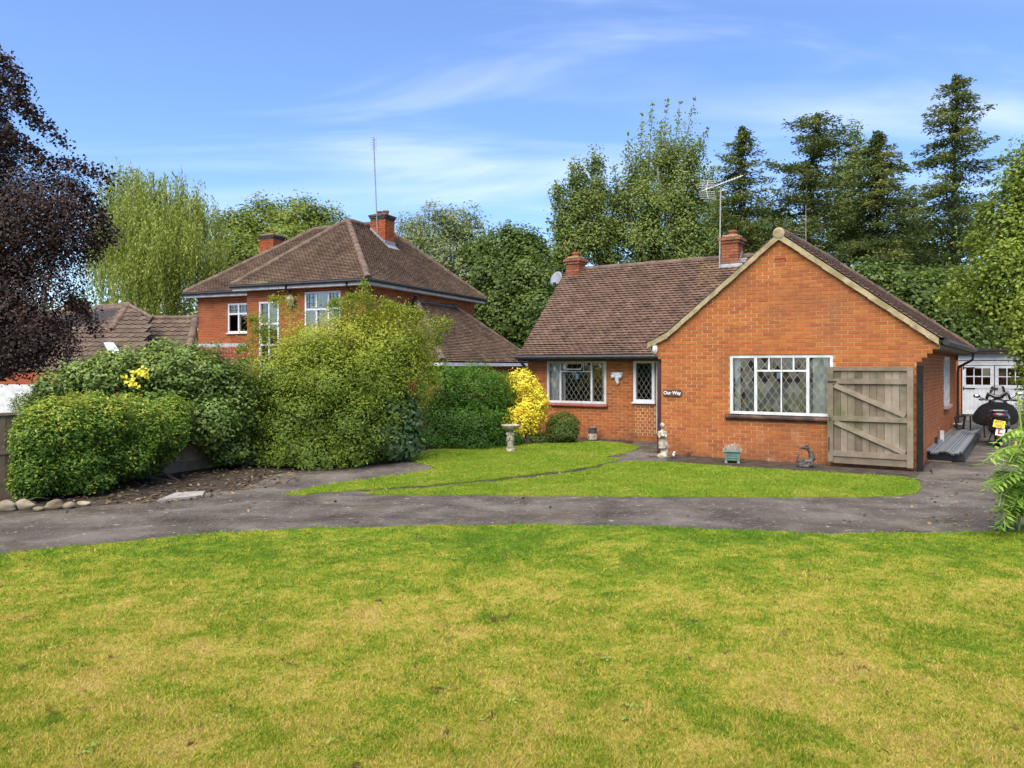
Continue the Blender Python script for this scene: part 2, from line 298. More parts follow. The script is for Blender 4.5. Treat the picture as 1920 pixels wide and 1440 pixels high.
far_edge = [(2200, 930), (1990, 905), (1960, 860), (1935, 780), (1920, 760), (1870, 760), (1815, 778), (1795, 800), (1780, 832), (1740, 872), (1722, 890), (1714, 905), (1700, 925), (1600, 928), (1200, 928), (800, 924), (560, 920), (480, 917), (400, 922), (300, 936), (180, 950), (100, 958), (0, 965), (-150, 985), (-500, 1040)]
tag(sheet('driveway', list(map(tuple, ne)) + gp(far_edge), 0.004, M_tar), 'cracked grey tarmac drive curving across the garden', kind='structure')
front_lawn = np.vstack([ne, [[14, 2], [14, -20], [-14, -20], [-14, 2]]])
tag(sheet('lawn', list(map(tuple, front_lawn)), 0.022, M_lawn, 0.03), 'patchy yellow green lawn in front of the drive', kind='structure')
def rag(p, a=.05):
    q = np.array(p); return q + rng.normal(size=q.shape) * a * .35 + a * .5 * np.stack([np.sin(q[:, 1] * 13 + q[:, 0] * 7), np.sin(q[:, 0] * 11)], 1)
upper = rag(spline(gp([(538, 929), (620, 910), (720, 897), (800, 884), (815, 877), (785, 869), (765, 858), (810, 846), (950, 834), (1110, 829), (1188, 836), (1186, 846), (1130, 860), (1160, 862), (1090, 879), (900, 902), (740, 915), (620, 924)]), 9))
lower = rag(spline(gp([(684, 927), (800, 917), (950, 903), (1090, 886), (1165, 868), (1250, 869), (1400, 879), (1560, 889), (1690, 897), (1718, 905), (1702, 929), (1500, 933), (1200, 932), (900, 930)]), 9))
tag(sheet('lawn', list(map(tuple, upper)), 0.02, M_lawn2, 0.03), 'bright green upper lawn round the bird bath', kind='structure')
tag(sheet('lawn', list(map(tuple, lower)), 0.021, M_lawn2, 0.03), 'bright green strip of lawn along the brick gable', kind='structure')
tag(sheet('path', gp([(455, 917), (520, 890), (640, 872), (760, 864), (812, 876), (790, 888), (700, 902), (600, 922), (540, 930), (500, 928)]), 0.007, M_tar), 'brown stained tarmac apron beside the shrubs', kind='structure')
tag(sheet('path', gp([(1105, 868), (1165, 850), (1190, 828), (1300, 826), (1245, 868)]), 0.007, M_tar), 'dark tarmac path by the porch corner', kind='structure')
tag(sheet('concrete_slab', gp([(296, 941), (330, 927), (384, 924), (380, 932)]), 0.03, mat('concrete', [(0, (0.22, 0.20, 0.18)), (1, (0.34, 0.31, 0.28))], rough=0.95, bump=0.4), 0.035), 'broken pale concrete slab at the edge of the drive', kind='structure')

def grass(name, poly, n, zb, hmin, hmax, m, label, zr, power=2.0, wk=0.0006):
    pts = []; got = 0
    lo, hi = zr
    while got < n:
        u = rng.random(n); Z = 1 / (1 / lo - u * (1 / lo - 1 / hi)) if power == 2 else lo + u * (hi - lo)
        X = (rng.random(n) * 2 - 1) * 0.78 * Z; q = np.stack([X, Z], 1); q = q[inside(q, poly)]; pts.append(q + rng.normal(size=q.shape) * .025); got += len(q)
    q = np.concatenate(pts)[:n]; Z = q[:, 1]
    a = rng.random(n) * 2 * np.pi; h = hmin + (hmax - hmin) * rng.random(n) ** 1.6
    cl = 0.5 + 0.5 * np.sin(q[:, 0] * 5.1 + 2 * np.sin(q[:, 1] * 3.3)) * np.sin(q[:, 1] * 6.7 + 2 * np.sin(q[:, 0] * 2.7)); h *= 0.7 + 0.6 * cl; tall = rng.random(n) < .015; h[tall] *= 1.9
    w = (0.0016 + wk * Z) * (0.7 + 0.6 * rng.random(n)); lean = h * (0.3 + 0.9 * rng.random(n)); b_ = rng.random(n) * 2 * np.pi
    base = np.stack([q[:, 0], q[:, 1], np.full(n, zb)], 1); d = np.stack([np.cos(a), np.sin(a), np.zeros(n)], 1) * w[:, None]
    tip = base + np.stack([np.cos(b_) * lean, np.sin(b_) * lean, h], 1)
    V = np.stack([base - d, base + d, tip], 1).reshape(-1, 3); F = np.arange(n * 3).reshape(-1, 3)
    me = np_mesh(name, V, F, np.repeat(rng.random(n), 3)); me.materials.append(m)
    o = link(bpy.data.objects.new(name, me)); return tag(o, label, 'grass', kind='stuff')
grass('grass', front_lawn, 680000, 0.02, 0.007, 0.026, M_lawn, 'short patchy yellowed grass blades of the front lawn', (3.1, 9.9))
def weeds(n_):
    c, nr_, L_ = [], [], []
    for i in range(n_):
        Z_ = 1 / (1 / 3.4 - random.random() * (1 / 3.4 - 1 / 8.2)); X_ = random.uniform(-.66, .66) * Z_; k_ = random.randint(5, 14); a = np.arange(k_) * 2.4 + random.random() * 6
        r_ = random.uniform(.02, .06) * np.sqrt(np.arange(1, k_ + 1) / k_); c.append(np.stack([X_ + np.cos(a) * r_, Z_ + np.sin(a) * r_, np.full(k_, .038) + rng.random(k_) * .012], 1)); nr_.append(np.stack([np.cos(a) * .5, np.sin(a) * .5, np.ones(k_)], 1)); L_.append(np.full(k_, random.uniform(.022, .04)))
    return np.concatenate(c), np.concatenate(nr_), np.concatenate(L_)
grass('grass', upper, 80000, 0.018, 0.012, 0.032, M_lawn2, 'short green grass blades round the bird bath', (10.5, 20.5), 1)
grass('grass', lower, 80000, 0.019, 0.012, 0.032, M_lawn2, 'short green grass blades before the gable', (10.5, 16.5), 1)
# ---------------------------------------------------------------- building kit: bricks, tiles, windows
GA, JT, BL = 0.075, 0.011, 0.225
BRICK_ME = {}
def brick_mesh(m, i):
    if (m.name, i) not in BRICK_ME:
        b = MB(); x1, y0, y1, z1 = 1.0, -0.007, 0.02, GA - JT; e = 0.002
        b.add([(0, y1, 0), (x1, y1, 0), (x1, y1, z1), (0, y1, z1), (0.006, y0, e), (x1 - 0.006, y0, e), (x1 - 0.006, y0, z1 - e), (0.006, y0, z1 - e)],
              [(4, 5, 6, 7), (0, 1, 5, 4), (1, 2, 6, 5), (2, 3, 7, 6), (3, 0, 4, 7)], i / 9)
        BRICK_ME[(m.name, i)] = b.mesh('brick', m)
    return BRICK_ME[(m.name, i)]
def brick_wall(parent, name, origin, ang, h0, h1, iv, n_ind=0, score=None, bm=M_brick, mm=M_mortar, depth=0.11, bl=BL, special=None, label=None):
    """Wall in its own frame: x along, y into the wall, z up. iv(h) -> list of free (x0, x1)."""
    mort = MB(); rows = []; k0 = int(round(h0 / GA)); k1 = int(round(h1 / GA))
    for k in range(k0, k1):
        z = k * GA
        for a0, a1 in iv(z + GA / 2):
            if a1 - a0 < 0.02: continue
            mort.box(a0, 0, z, a1, depth, z + GA)
            L = special(k) if special else None
            L = L or bl; x = math.floor(a0 / L) * L + (0.5 * L if (k % 2 and not (special and special(k))) else 0) - L
            while x < a1:
                b0, b1 = max(x, a0), min(x + L - JT, a1)
                if b1 - b0 > 0.03: rows.append((b0, b1, z + JT * 0.5))
                x += L
    w = mort.build(name, mm, parent, loc=(origin[0], origin[1], 0), rot=(0, 0, ang))
    if label: w['label'] = label
    idx = set()
    if n_ind:
        idx = set(sorted(range(len(rows)), key=lambda i: score(rows[i]))[:n_ind])
    rest = MB()
    for i, (b0, b1, z) in enumerate(rows):
        j = random.choice((1, 2, 3, 3, 4, 4, 5, 5, 5, 6, 6, 6, 7, 7, 8, 9)) if random.random() > 0.03 else random.choice((0, 1))
        dy = random.uniform(-0.0025, 0.002)
        if i in idx:
            o = bpy.data.objects.new('brick', brick_mesh(bm, j)); link(o, w); o.location = (b0, dy, z); o.scale = (b1 - b0, 1, 1)
        else:
            y0, y1, z1, e, f = -0.007 + dy, 0.02, z + GA - JT, 0.002, 0.005
            rest.add([(b0, y1, z), (b1, y1, z), (b1, y1, z1), (b0, y1, z1), (b0 + f, y0, z + e), (b1 - f, y0, z + e), (b1 - f, y0, z1 - e), (b0 + f, y0, z1 - e)],
                     [(4, 5, 6, 7), (0, 1, 5, 4), (1, 2, 6, 5), (2, 3, 7, 6), (3, 0, 4, 7)], j / 9)
    if rest.V: rest.build('brickwork', bm, w, kind='stuff')
    return w
def cut(intervals, a, b):
    out = []
    for x0, x1 in intervals:
        if b <= x0 or a >= x1: out.append((x0, x1)); continue
        if a > x0: out.append((x0, a))
        if b < x1: out.append((b, x1))
    return out
TILE_ME = {}
def tile_geo(w, L, th=0.02, lift=0.022, camber=0.008):
    vs = []
    for x, c in ((0.003, 0), (w / 2, camber), (w - 0.003, 0)): vs += [(x, 0, lift + th + c), (x, L, 0.008 + c), (x, 0.002, lift + c * 0.6)]
    return vs, [(0, 3, 4, 1), (3, 6, 7, 4), (2, 5, 3, 0), (5, 8, 6, 3), (2, 0, 1), (8, 7, 6)]
def pan_geo(w, L):                               # interlocking tile with one roll and one flat
    vs = []; prof = [(0, 0.0), (0.16, 0.034), (0.30, 0.034), (0.44, 0.006), (0.72, 0.0), (1.0, 0.0)]
    for x, c in prof: vs += [(x * w, 0, 0.05 + c), (x * w, L, 0.012 + c), (x * w, 0.003, 0.02 + c * 0.6)]
    fs = []
    for i in range(len(prof) - 1): a, b = 3 * i, 3 * i + 3; fs += [(a, b, b + 1, a + 1), (a + 2, b + 2, b, a)]
    return vs, fs
def tiles(roof, org, ex, prof, rng_e, m, gauge=0.1, tw=0.165, n_ind=0, geo=tile_geo, score=None, lenk=1.35, jit=1.0):
    """org: eave point; ex: unit vector along the eave; prof: [(run, rise)] from the eave; up-slope runs along ey (horizontal, ex rotated +90)."""
    ex = Vector(ex).normalized(); ey = Vector((-ex.y, ex.x, 0)); org = Vector(org); segs = []
    for (r0, h0), (r1, h1) in zip(prof, prof[1:]): segs.append((r0, h0, r1, h1, math.hypot(r1 - r0, h1 - h0)))
    tot = sum(s[4] for s in segs); k = 0; items = []; d = 0.0
    while d < tot - gauge * 0.3:
        q = d
        for r0, h0, r1, h1, l in segs:
            if q <= l: break
            q -= l
        f = q / l; run, hh = r0 + (r1 - r0) * f, h0 + (h1 - h0) * f; up = (ey * (r1 - r0) + Vector((0, 0, h1 - h0))).normalized(); nm = ex.cross(up)
        e0, e1 = rng_e(run); x = math.floor(e0 / tw) * tw + (0.5 * tw if k % 2 else 0) - tw
        while x < e1:
            b0, b1 = max(x, e0), min(x + tw, e1)
            if b1 - b0 > 0.25 * tw:
                p = org + ex * b0 + ey * run + Vector((0, 0, hh))
                a = random.gauss(0, 0.018) * jit; t = random.gauss(0.0, 0.012) * jit
                ux = (ex + nm * a).normalized(); uu = (up + nm * t).normalized(); un = ux.cross(uu).normalized()
                Mx = Matrix((ux * ((b1 - b0) / tw), uu, un)).transposed().to_4x4(); Mx.translation = p + nm * abs(random.gauss(0, 0.002)); items.append(Mx)
            x += tw
        d += gauge; k += 1
    idx = set(sorted(range(len(items)), key=lambda i: score(items[i].translation))[:n_ind]) if n_ind else set()
    vs, fs = geo(tw, gauge * lenk); rest = MB()
    for i, Mx in enumerate(items):
        j = random.randint(0, 9)
        if i in idx:
            key = (m.name, j, tw)
            if key not in TILE_ME: TILE_ME[key] = MB().add(vs, fs, j / 9).mesh('roof_tile', m)
            o = bpy.data.objects.new('roof_tile', TILE_ME[key]); link(o, roof); o.matrix_local = Mx
        else: rest.add([Mx @ Vector(v) for v in vs], fs, j / 9)
    if rest.V: rest.build('roof_tiling', m, roof, kind='stuff')
def ridge(roof, p0, p1, r=0.10, m=M_ridge, L=0.34, name='ridge_tile'):
    p0, p1 = Vector(p0), Vector(p1); n = max(1, int((p1 - p0).length / L))
    for i in range(n):
        a, b = p0.lerp(p1, i / n), p0.lerp(p1, (i + 1.06) / n); j = Vector((0, 0, random.uniform(-0.006, 0.006)))
        MB().tube([a + j, b + j], [r * random.uniform(1.0, 1.06), r * 0.93], 12, random.random()).build(name, m, roof, smooth=False)
def clip_rect(poly, x0, x1, z0, z1):
    for ax, lim, sgn in ((0, x0, 1), (0, x1, -1), (1, z0, 1), (1, z1, -1)):
        out = []
        for i, p in enumerate(poly):
            q = poly[i - 1]; dp, dq = sgn * (p[ax] - lim), sgn * (q[ax] - lim)
            if (dp >= 0) != (dq >= 0): t = dq / (dq - dp); out.append((q[0] + t * (p[0] - q[0]), q[1] + t * (p[1] - q[1])))
            if dp >= 0: out.append(p)
        poly = out
        if len(poly) < 3: return []
    return poly
def leaded(win, x0, x1, z0, z1, y, dw=0.072, dh=0.105, tilt=0.016, M=None):
    """Diamond quarries: each pane its own slightly tilted piece of glass, cames between them."""
    nx, nz = int((x1 - x0) / dw) + 2, int((z1 - z0) / dh) + 2; lead = MB()
    for i in range(-1, nx + 1):
        for j in range(-1, nz + 1):
            if (i + j) % 2: continue
            cx, cz = x0 + i * dw, z0 + j * dh
            pl = clip_rect([(cx - dw, cz), (cx, cz - dh), (cx + dw, cz), (cx, cz + dh)], x0, x1, z0, z1)
            if not pl: continue
            mx_, mz_ = sum(p[0] for p in pl) / len(pl), sum(p[1] for p in pl) / len(pl)
            if len(pl) < 3 or (max(p[0] for p in pl) - min(p[0] for p in pl)) < 0.015: continue
            o = MB().poly([(p[0] - mx_, 0, p[1] - mz_) for p in pl]).build('pane', M_glass, win)
            o.location = (mx_, y, mz_); o.rotation_euler = (random.gauss(0, tilt), 0, random.gauss(0, tilt))
    N = (z1 - z0) / dh
    for c in range(-2 * nz - 1, nx + 2 * nz + 2):
        if c % 2 == 0: continue
        for sg in (1, -1):
            pa, pb = (x0 + c * dw, z0), (x0 + (c - sg * N) * dw, z1)
            lo, hi = (pa, pb) if pa[0] < pb[0] else (pb, pa)
            if hi[0] <= x0 + 1e-4 or lo[0] >= x1 - 1e-4: continue
            zat = lambda xc: lo[1] + (hi[1] - lo[1]) * (xc - lo[0]) / (hi[0] - lo[0])
            q0 = lo if lo[0] >= x0 else (x0, zat(x0)); q1 = hi if hi[0] <= x1 else (x1, zat(x1))
            lead.bar((q0[0], y - 0.003, q0[1]), (q1[0], y - 0.003, q1[1]), 0.006, 0.006, up=(0, 1, 0))
    lead.build('lead_came', M_came, win)
def chimney(house, s0, s1, t0, t1, hb, ht, bm=M_brick, pots=1, name='chimney', cap=0.05, capm=M_bronze, potr=0.1):
    c = bpy.data.objects.new(name, None); link(c, house); core = MB(); core.box(s0 + 0.02, t0 + 0.02, hb, s1 - 0.02, t1 - 0.02, ht); core.build('chimney_core', M_mortar, c)
    b = MB(); b_lo = b; b_hi = MB(); n = int((ht - 0.15 - hb) / GA)
    for k in range(n + 2):
        b = b_lo if k < n - 1 else b_hi
        z = hb + k * GA; ex = 0 if k < n else cap * (k - n + 1) * 0.7
        z1 = z + GA - JT
        for ax in (0, 1):
            for side in (0, 1):
                lo, hi = (s0 - ex, s1 + ex) if ax == 0 else (t0 - ex, t1 + ex)
                x = lo - (0.1125 if (k + ax) % 2 else 0)
                while x < hi:
                    q0, q1 = max(x, lo), min(x + BL - JT, hi)
                    if q1 - q0 > 0.03:
                        if ax == 0:
                            y0 = t0 - ex if side == 0 else t1 + ex - 0.03; b.box(q0, y0 - (0.002 if side == 0 else 0), z, q1, y0 + 0.03, z1, random.random())
                        else:
                            y0 = s0 - ex if side == 0 else s1 + ex - 0.03; b.box(y0, q0 + 0.001, z + 0.001, y0 + 0.031, q1 - 0.001, z1 - 0.001, random.random())
                    x += BL
        if ex: core2 = MB(); core2.box(s0 - ex + 0.01, t0 - ex + 0.01, z, s1 + ex - 0.01, t1 + ex - 0.01, z1 + JT); core2.build('corbel', M_bronze, c)
    b_lo.build('brickwork', bm, c, kind='stuff'); b_hi.build('corbel_brickwork', M_bronze if bm is M_brick_far else M_brick_old, c, kind='stuff')
    zt = hb + (n + 2) * GA; f = MB(); w, d = (s1 - s0) / 2 + cap, (t1 - t0) / 2 + cap; cx, cy_ = (s0 + s1) / 2, (t0 + t1) / 2
    f.add([(cx - w, cy_ - d, zt), (cx + w, cy_ - d, zt), (cx + w, cy_ + d, zt), (cx - w, cy_ + d, zt), (cx - w * .45, cy_ - d * .45, zt + 0.09), (cx + w * .45, cy_ - d * .45, zt + 0.09), (cx + w * .45, cy_ + d * .45, zt + 0.09), (cx - w * .45, cy_ + d * .45, zt + 0.09)],
          [(0, 1, 5, 4), (1, 2, 6, 5), (2, 3, 7, 6), (3, 0, 4, 7), (4, 5, 6, 7), (0, 3, 2, 1)]); f.build('flaunching', capm, c)
    for i in range(pots):
        ox = (i - (pots - 1) / 2) * 0.34
        MB().lathe([(potr, 0), (potr * 1.02, 0.09), (potr * 1.22, 0.1), (potr * 1.22, 0.15), (potr * 0.8, 0.15), (potr * 0.8, 0.05)], (cx + ox, cy_, zt + 0.06), 16).build('chimney_pot', M_brick_old, c)
    return c
def winframe(win, x0, x1, z0, z1, y0, y1, fw, mull=(), trans=(), m=M_white, name='frame'):
    f = MB(); f.box(x0, y0, z0, x1, y1, z0 + fw); f.box(x0, y0, z1 - fw, x1, y1, z1); f.box(x0, y0 + 0.001, z0 + fw, x0 + fw, y1, z1 - fw); f.box(x1 - fw, y0 + 0.001, z0 + fw, x1, y1, z1 - fw)
    for a, b0, b1, w in mull: f.box(a - w / 2, y0 + 0.003, b0, a + w / 2, y1 - 0.002, b1)
    for a, b0, b1, w in trans: f.box(b0, y0 + 0.004, a - w / 2, b1, y1 - 0.003, a + w / 2)
    return f.build(name, m, win)
def curtain(win, x0, x1, z0, z1, y, m=None, amp=0.02, name='curtain'):
    n = max(6, int((x1 - x0) / 0.025)); vs = []
    for i in range(n + 1):
        x = x0 + (x1 - x0) * i / n; d = amp * math.sin(i * 1.9) + random.uniform(-0.004, 0.004); vs += [(x, y + d, z0), (x + 0.01 * math.sin(i), y + d * 0.6, z1)]
    b = MB().add(vs, [(2 * i, 2 * i + 2, 2 * i + 3, 2 * i + 1) for i in range(n)]); return b.build(name, m or M_curtain, win, smooth=True)

# ---------------------------------------------------------------- the brick bungalow
TH = R(33.2); ct, st = math.cos(TH), math.sin(TH)
def hw(s, t, h=0.0): u, D = s - 6.48, t + 15.71; return Vector((u * ct + D * st, -u * st + D * ct, h))
bung = thing('bungalow', 'orange brick bungalow with a steep front gable and brown tiled roof', 'house', hw(0, 0), -TH)
AX, AH = 2.46, 4.48
def rr_(d): return AH - 0.765 * d
def rl(d, sg=-1):
    if sg > 0: return rr_(d)
    return AH - 0.82 * d if d <= 2.3 else 2.594 - 0.4756 * (d - 2.3)
def gable_iv(h):
    k = int(h / GA)
    if h < 1.95: iv = [(0, 4.85)]
    elif h < 2.25: iv = [(-0.075 * max(0, k - 26), 4.85 + 0.085 * (k - 25))]
    else:
        top = h + 0.10; d = (AH - top) / 0.82 if top > 2.594 else 2.3 + (2.594 - top) / 0.4756
        if d <= 0.02: return []
        dr = (AH - top) / 0.765
        iv = [(max(AX - d, -0.24), min(AX + dr, 5.27))]
    if 0.9 < h < 2.1: iv = cut(iv, 1.47, 3.45)
    if 3.88 < h < 3.97: iv = cut(iv, 2.36, 2.58)
    return iv
def bscore(r):
    x, z = (r[0] + r[1]) / 2, r[2]
    if x > 3.35 and z < 1.85: return 1e6 + x
    p = hw(x, 0, z); return (p - Vector((0, 0, CAMH))).length
fw_ = brick_wall(bung, 'gable_wall', (0, 0), 0, 0, 4.35, gable_iv, 300, bscore, special=lambda k: None)
sold = MB()
for i in range(27): sold.box(1.44 + i * 0.075, -0.011, 2.103, 1.44 + i * 0.075 + 0.062, -0.0075, 2.172, random.random() * 0.4 + 0.5)
sold.build('soldier_course', M_brick, fw_, kind='stuff')
vb = MB(); vb.box(2.37, 0.004, 3.905, 2.57, 0.05, 3.965)
for i in range(9): vb.box(2.378 + i * 0.022, -0.006, 3.91, 2.388 + i * 0.022, 0.003, 3.96)
vb.build('air_brick', M_brick, fw_)
def wing_iv(h):
    iv = [(0.0, 4.85)]
    if 0.9 < h < 2.025: iv = cut(iv, 0.60, 2.37)
    if 0.975 < h < 2.025: iv = cut(iv, 3.126, 3.70)
    if 0.15 < h < 0.975: iv = cut(iv, 3.126, 3.70)
    return iv
ww_ = brick_wall(bung, 'wing_wall', (-4.85, 2.39), 0, 0, 2.1, wing_iv)
brick_wall(bung, 'infill_panel', (-4.85, 2.395), 0, 0.15, 0.975, lambda h: [(3.13, 3.695)], bl=0.125, mm=mat('pale_mortar', [(0, (0.52, 0.36, 0.2)), (1, (0.62, 0.46, 0.28))], nscale=5, rough=0.95))
def side_iv(h): return cut([(0, 9.5)], 5.6, 7.0) if 0.9 < h < 2.1 else [(0, 9.5)]
brick_wall(bung, 'side_wall', (4.85, 0.002), R(90), 0, 2.17, side_iv)
sh = MB(); sh.box(-4.85, 2.52, 0, -4.7, 7.0, 2.3); sh.box(-4.69, 6.9, 0, 4.7, 7.0, 2.3); sh.box(0, 0.12, 0, 0.1, 2.38, 2.3); sh.box(0.0, 9.4, 0, 4.84, 9.5, 2.2); sh.box(0, 7.01, 0, .1, 9.39, 2.2)
sh.poly([(-4.85, 2.4, 2.25), (-4.85, 7.1, 2.25), (-4.85, 4.74, 4.6)])
sh.build('rear_wall', M_brick_far, bung)
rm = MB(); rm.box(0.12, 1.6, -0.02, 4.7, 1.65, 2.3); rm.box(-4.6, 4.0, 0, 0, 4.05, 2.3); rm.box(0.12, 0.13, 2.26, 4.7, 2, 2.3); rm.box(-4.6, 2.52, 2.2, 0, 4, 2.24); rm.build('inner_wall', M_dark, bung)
# roof
roof = bpy.data.objects.new('roof', None); link(roof, bung)
mprof = [(0, 0), (0.36, 0.24), (2.75, 2.56)]            # main slope: sprocketed foot then steep
dk = MB()
for a, b in ((1.99, 2.35), (2.35, 4.74)):
    z = lambda t: 2.15 + (t - 1.99) / 0.36 * 0.24 if t <= 2.35 else 2.39 + (t - 2.35) * 2.32 / 2.39
    dk.slab([(-4.95, a + .01, z(a)), (0.9 if a > 2 else -0.1, a + .01, z(a)), (1.2 if a > 2 else -0.1, b + .01, z(b)), (-4.95, b + .01, z(b))], (0, 0, -0.05))
dk.slab([(-4.95, 7.4, 2.2), (1.0, 7.4, 2.2), (1.2, 4.745, 4.71), (-4.95, 4.745, 4.71)], (0, 0, -0.05))
for sg in (-1, 1):
    for d0, d1 in ((0.0, 2.3), (2.3, 2.78)):
        dk.slab([(AX + sg * d0, -0.02, rl(d0, sg) - 0.02), (AX + sg * d1, -0.02, rl(d1, sg) - 0.02), (AX + sg * d1, 5.43 + d1 * 1.5, rl(d1, sg) - 0.02), (AX + sg * d0, 5.43 + d0 * 1.5, rl(d0, sg) - 0.02)], (0, 0, -0.05))
dk.poly([(AX, 5.44, AH - .03), (AX + 2.78, 9.61, rr_(2.78) - .03), (AX - 2.78, 9.61, rl(2.78) - .03)]); dk.build('roof_deck', M_deck, roof)
tscore = lambda p: (hw(p.x, p.y, p.z) - Vector((0, 0, CAMH))).length if -4.9 < p.x < -0.9 else 1e5
tiles(roof, (0, 1.97, 2.15), (1, 0, 0), mprof, lambda run: (-4.965 + 0.0, min(1.1, 2.46 - (AH - (2.15 + (0.24 + (run - 0.36) * 0.97 if run > 0.36 else run * 0.667))) / 0.82 + 0.05)), M_tile, n_ind=300, score=tscore, jit=1.1)
# right slope of the gable roof: eave runs back along +t, up-slope towards -s
gprof = [(0, 0), (0.48, 0.228), (2.78, 2.10)]
tiles(roof, (AX + 2.78, -0.06, rr_(2.78)), (0, 1, 0), [(0, 0), (2.78, 2.78 * .765)], lambda run: (0, 9.6 - run * 1.5), M_tile, gauge=0.1, jit=0.7)
tiles(roof, (AX - 2.78, 2.0, rl(2.78)), (0, -1, 0), gprof, lambda run: (0.0, 2.06), M_tile, gauge=0.1)
ridge(roof, (AX, -0.05, AH + 0.0), (AX, 5.4, AH + 0.0), 0.115); ridge(roof, (AX + 2.78, 9.6, rr_(2.78)), (AX, 5.43, AH), 0.10, name='hip_tile'); ridge(roof, (-4.9, 4.76, 4.70), (-0.3, 4.76, 4.72), 0.10); ridge(roof, (0.3, 4.76, 4.72), (1.3, 4.76, 4.72), 0.10)
vg = MB(); pv = [0, 0.4, 0.8, 1.2, 1.6, 2.0, 2.3, 2.55, 2.75]
for sg in (-1, 1):
    for d0, d1 in zip(pv, pv[1:]):
        a_, b_ = rl(d0, sg), rl(d1, sg)
        vg.slab([(AX + sg * d0, -0.075, a_ - 0.125), (AX + sg * d1, -0.075, b_ - 0.115), (AX + sg * d1, -0.075, b_ - 0.005), (AX + sg * d0, -0.075, a_ - 0.005)], (0, 0.10, 0))
        vg.slab([(AX + sg * d0, -0.088, a_ - 0.135), (AX + sg * d1, -0.088, b_ - 0.12), (AX + sg * d1, -0.088, b_ - 0.095), (AX + sg * d0, -0.088, a_ - 0.105)], (0, 0.10, 0))
vg.build('verge', M_verge, roof)
e_ = MB(); e_.ball((AX, -0.075, AH - 0.015), (0.115, 0.03, 0.115), 14, 8); e_.build('ridge_end', M_verge, roof)
vl = MB(); vl.slab([(-4.985, 1.97, 2.13), (-4.985, 2.35, 2.37), (-4.985, 4.74, 4.69), (-4.985, 4.74, 4.63), (-4.985, 2.4, 2.32), (-4.985, 2.0, 2.07)], (0.12, 0, 0)); vl.build('verge', M_ridge, roof)
cht = chimney(bung, -0.17, 0.27, 4.45, 4.90, 4.25, 5.30, M_brick_old); chl = chimney(bung, -4.83, -4.42, 4.50, 4.92, 4.2, 5.10, M_brick_old)
fl = MB(); fl.slab([(-0.26, 4.40, 4.375), (0.40, 4.40, 4.375), (0.36, 4.452, 4.52), (-0.2, 4.452, 4.52)], (0, -0.012, 0.02)); fl.slab([(0.285, 4.42, 4.40), (0.285, 4.74, 4.74), (0.285, 4.74, 4.9), (0.285, 4.46, 4.62)], (0.012, 0, 0)); fl.slab([(-0.195, 4.42, 4.40), (-0.195, 4.74, 4.74), (-0.195, 4.74, 4.84), (-0.195, 4.46, 4.56)], (0.01, 0, 0)); fl.slab([(0.29, 4.40, 4.41), (0.44, 4.40, 4.41), (0.44, 4.72, 4.72), (0.29, 4.72, 4.72)], (0, -0.01, 0.03)); fl.build('flashing', M_lead, cht)
ms = MB()
for i in range(260):                                # cushions of moss below the larger chimney
    s_ = random.gauss(-0.42, 0.17); t_ = 4.62 - abs(random.gauss(0, .34)); z_ = 2.39 + (t_ - 2.35) * .97 + .035
    if s_ < 0.3 and not (-.25 < s_ < .35 and t_ > 4.35): ms.ball((s_, t_, z_), (random.uniform(.015, .045), random.uniform(.015, .035), .018), 7, 4, random.random())
ms.build('moss', mat('moss', [(0, (.14, .10, .015)), (1, (.30, .22, .03))], attr=True, rough=.95), roof, kind='stuff')
# rainwater goods
gt = MB(); gt.tube([(-4.95, 1.93, 2.105), (-0.28, 1.93, 2.105)], 0.058, 10); gt.box(-4.95, 2.06, 2.0, -0.12, 2.08, 2.10); gt.build('gutter', M_black, bung)
gt = MB(); gt.tube([(AX + 2.86, -0.02, 2.30), (AX + 2.86, 9.6, 2.30)], 0.058, 10); gt.build('gutter', M_black, bung)
sf = MB(); sf.box(4.87, 0.02, 2.175, AX + 2.76, 9.58, 2.195); sf.box(AX + 2.74, 0.02, 2.20, AX + 2.765, 9.58, 2.30); sf.build('soffit', M_wood, bung)
sf = MB(); sf.box(-4.95, 2.085, 2.055, -0.14, 2.385, 2.075); sf.build('soffit', M_wood, bung)
dp = MB(); dp.tube([(-4.78, 1.95, 2.08), (-4.78, 1.97, 1.95), (-4.72, 2.28, 1.75), (-4.72, 2.33, 1.5), (-4.72, 2.33, 0.05)], 0.036, 8); dp.build('downpipe', M_black, bung)
dp = MB(); dp.tube([(5.29, 9.35, 2.26), (5.27, 9.35, 2.05), (4.93, 9.4, 1.85), (4.91, 9.4, 1.7), (4.91, 9.4, 0.05)], 0.036, 8); dp.box(5.26, 9.56, 2.22, 5.40, 9.62, 2.30); dp.build('downpipe', M_black, bung)
dp = MB(); dp.tube([(-1.06, 2.33, 1.98), (-1.06, 2.33, 0.22)], 0.03, 8); dp.box(-1.12, 2.30, 1.96, -1.0, 2.38, 2.03); dp.build('downpipe', M_white, bung); bung.children[-1]['label'] = 'white downpipe beside the narrow window'
ps = MB(); ps.box(-0.10, 0.01, 0.02, -0.004, 0.09, 1.93); ps.build('porch_post', M_maroon, bung)
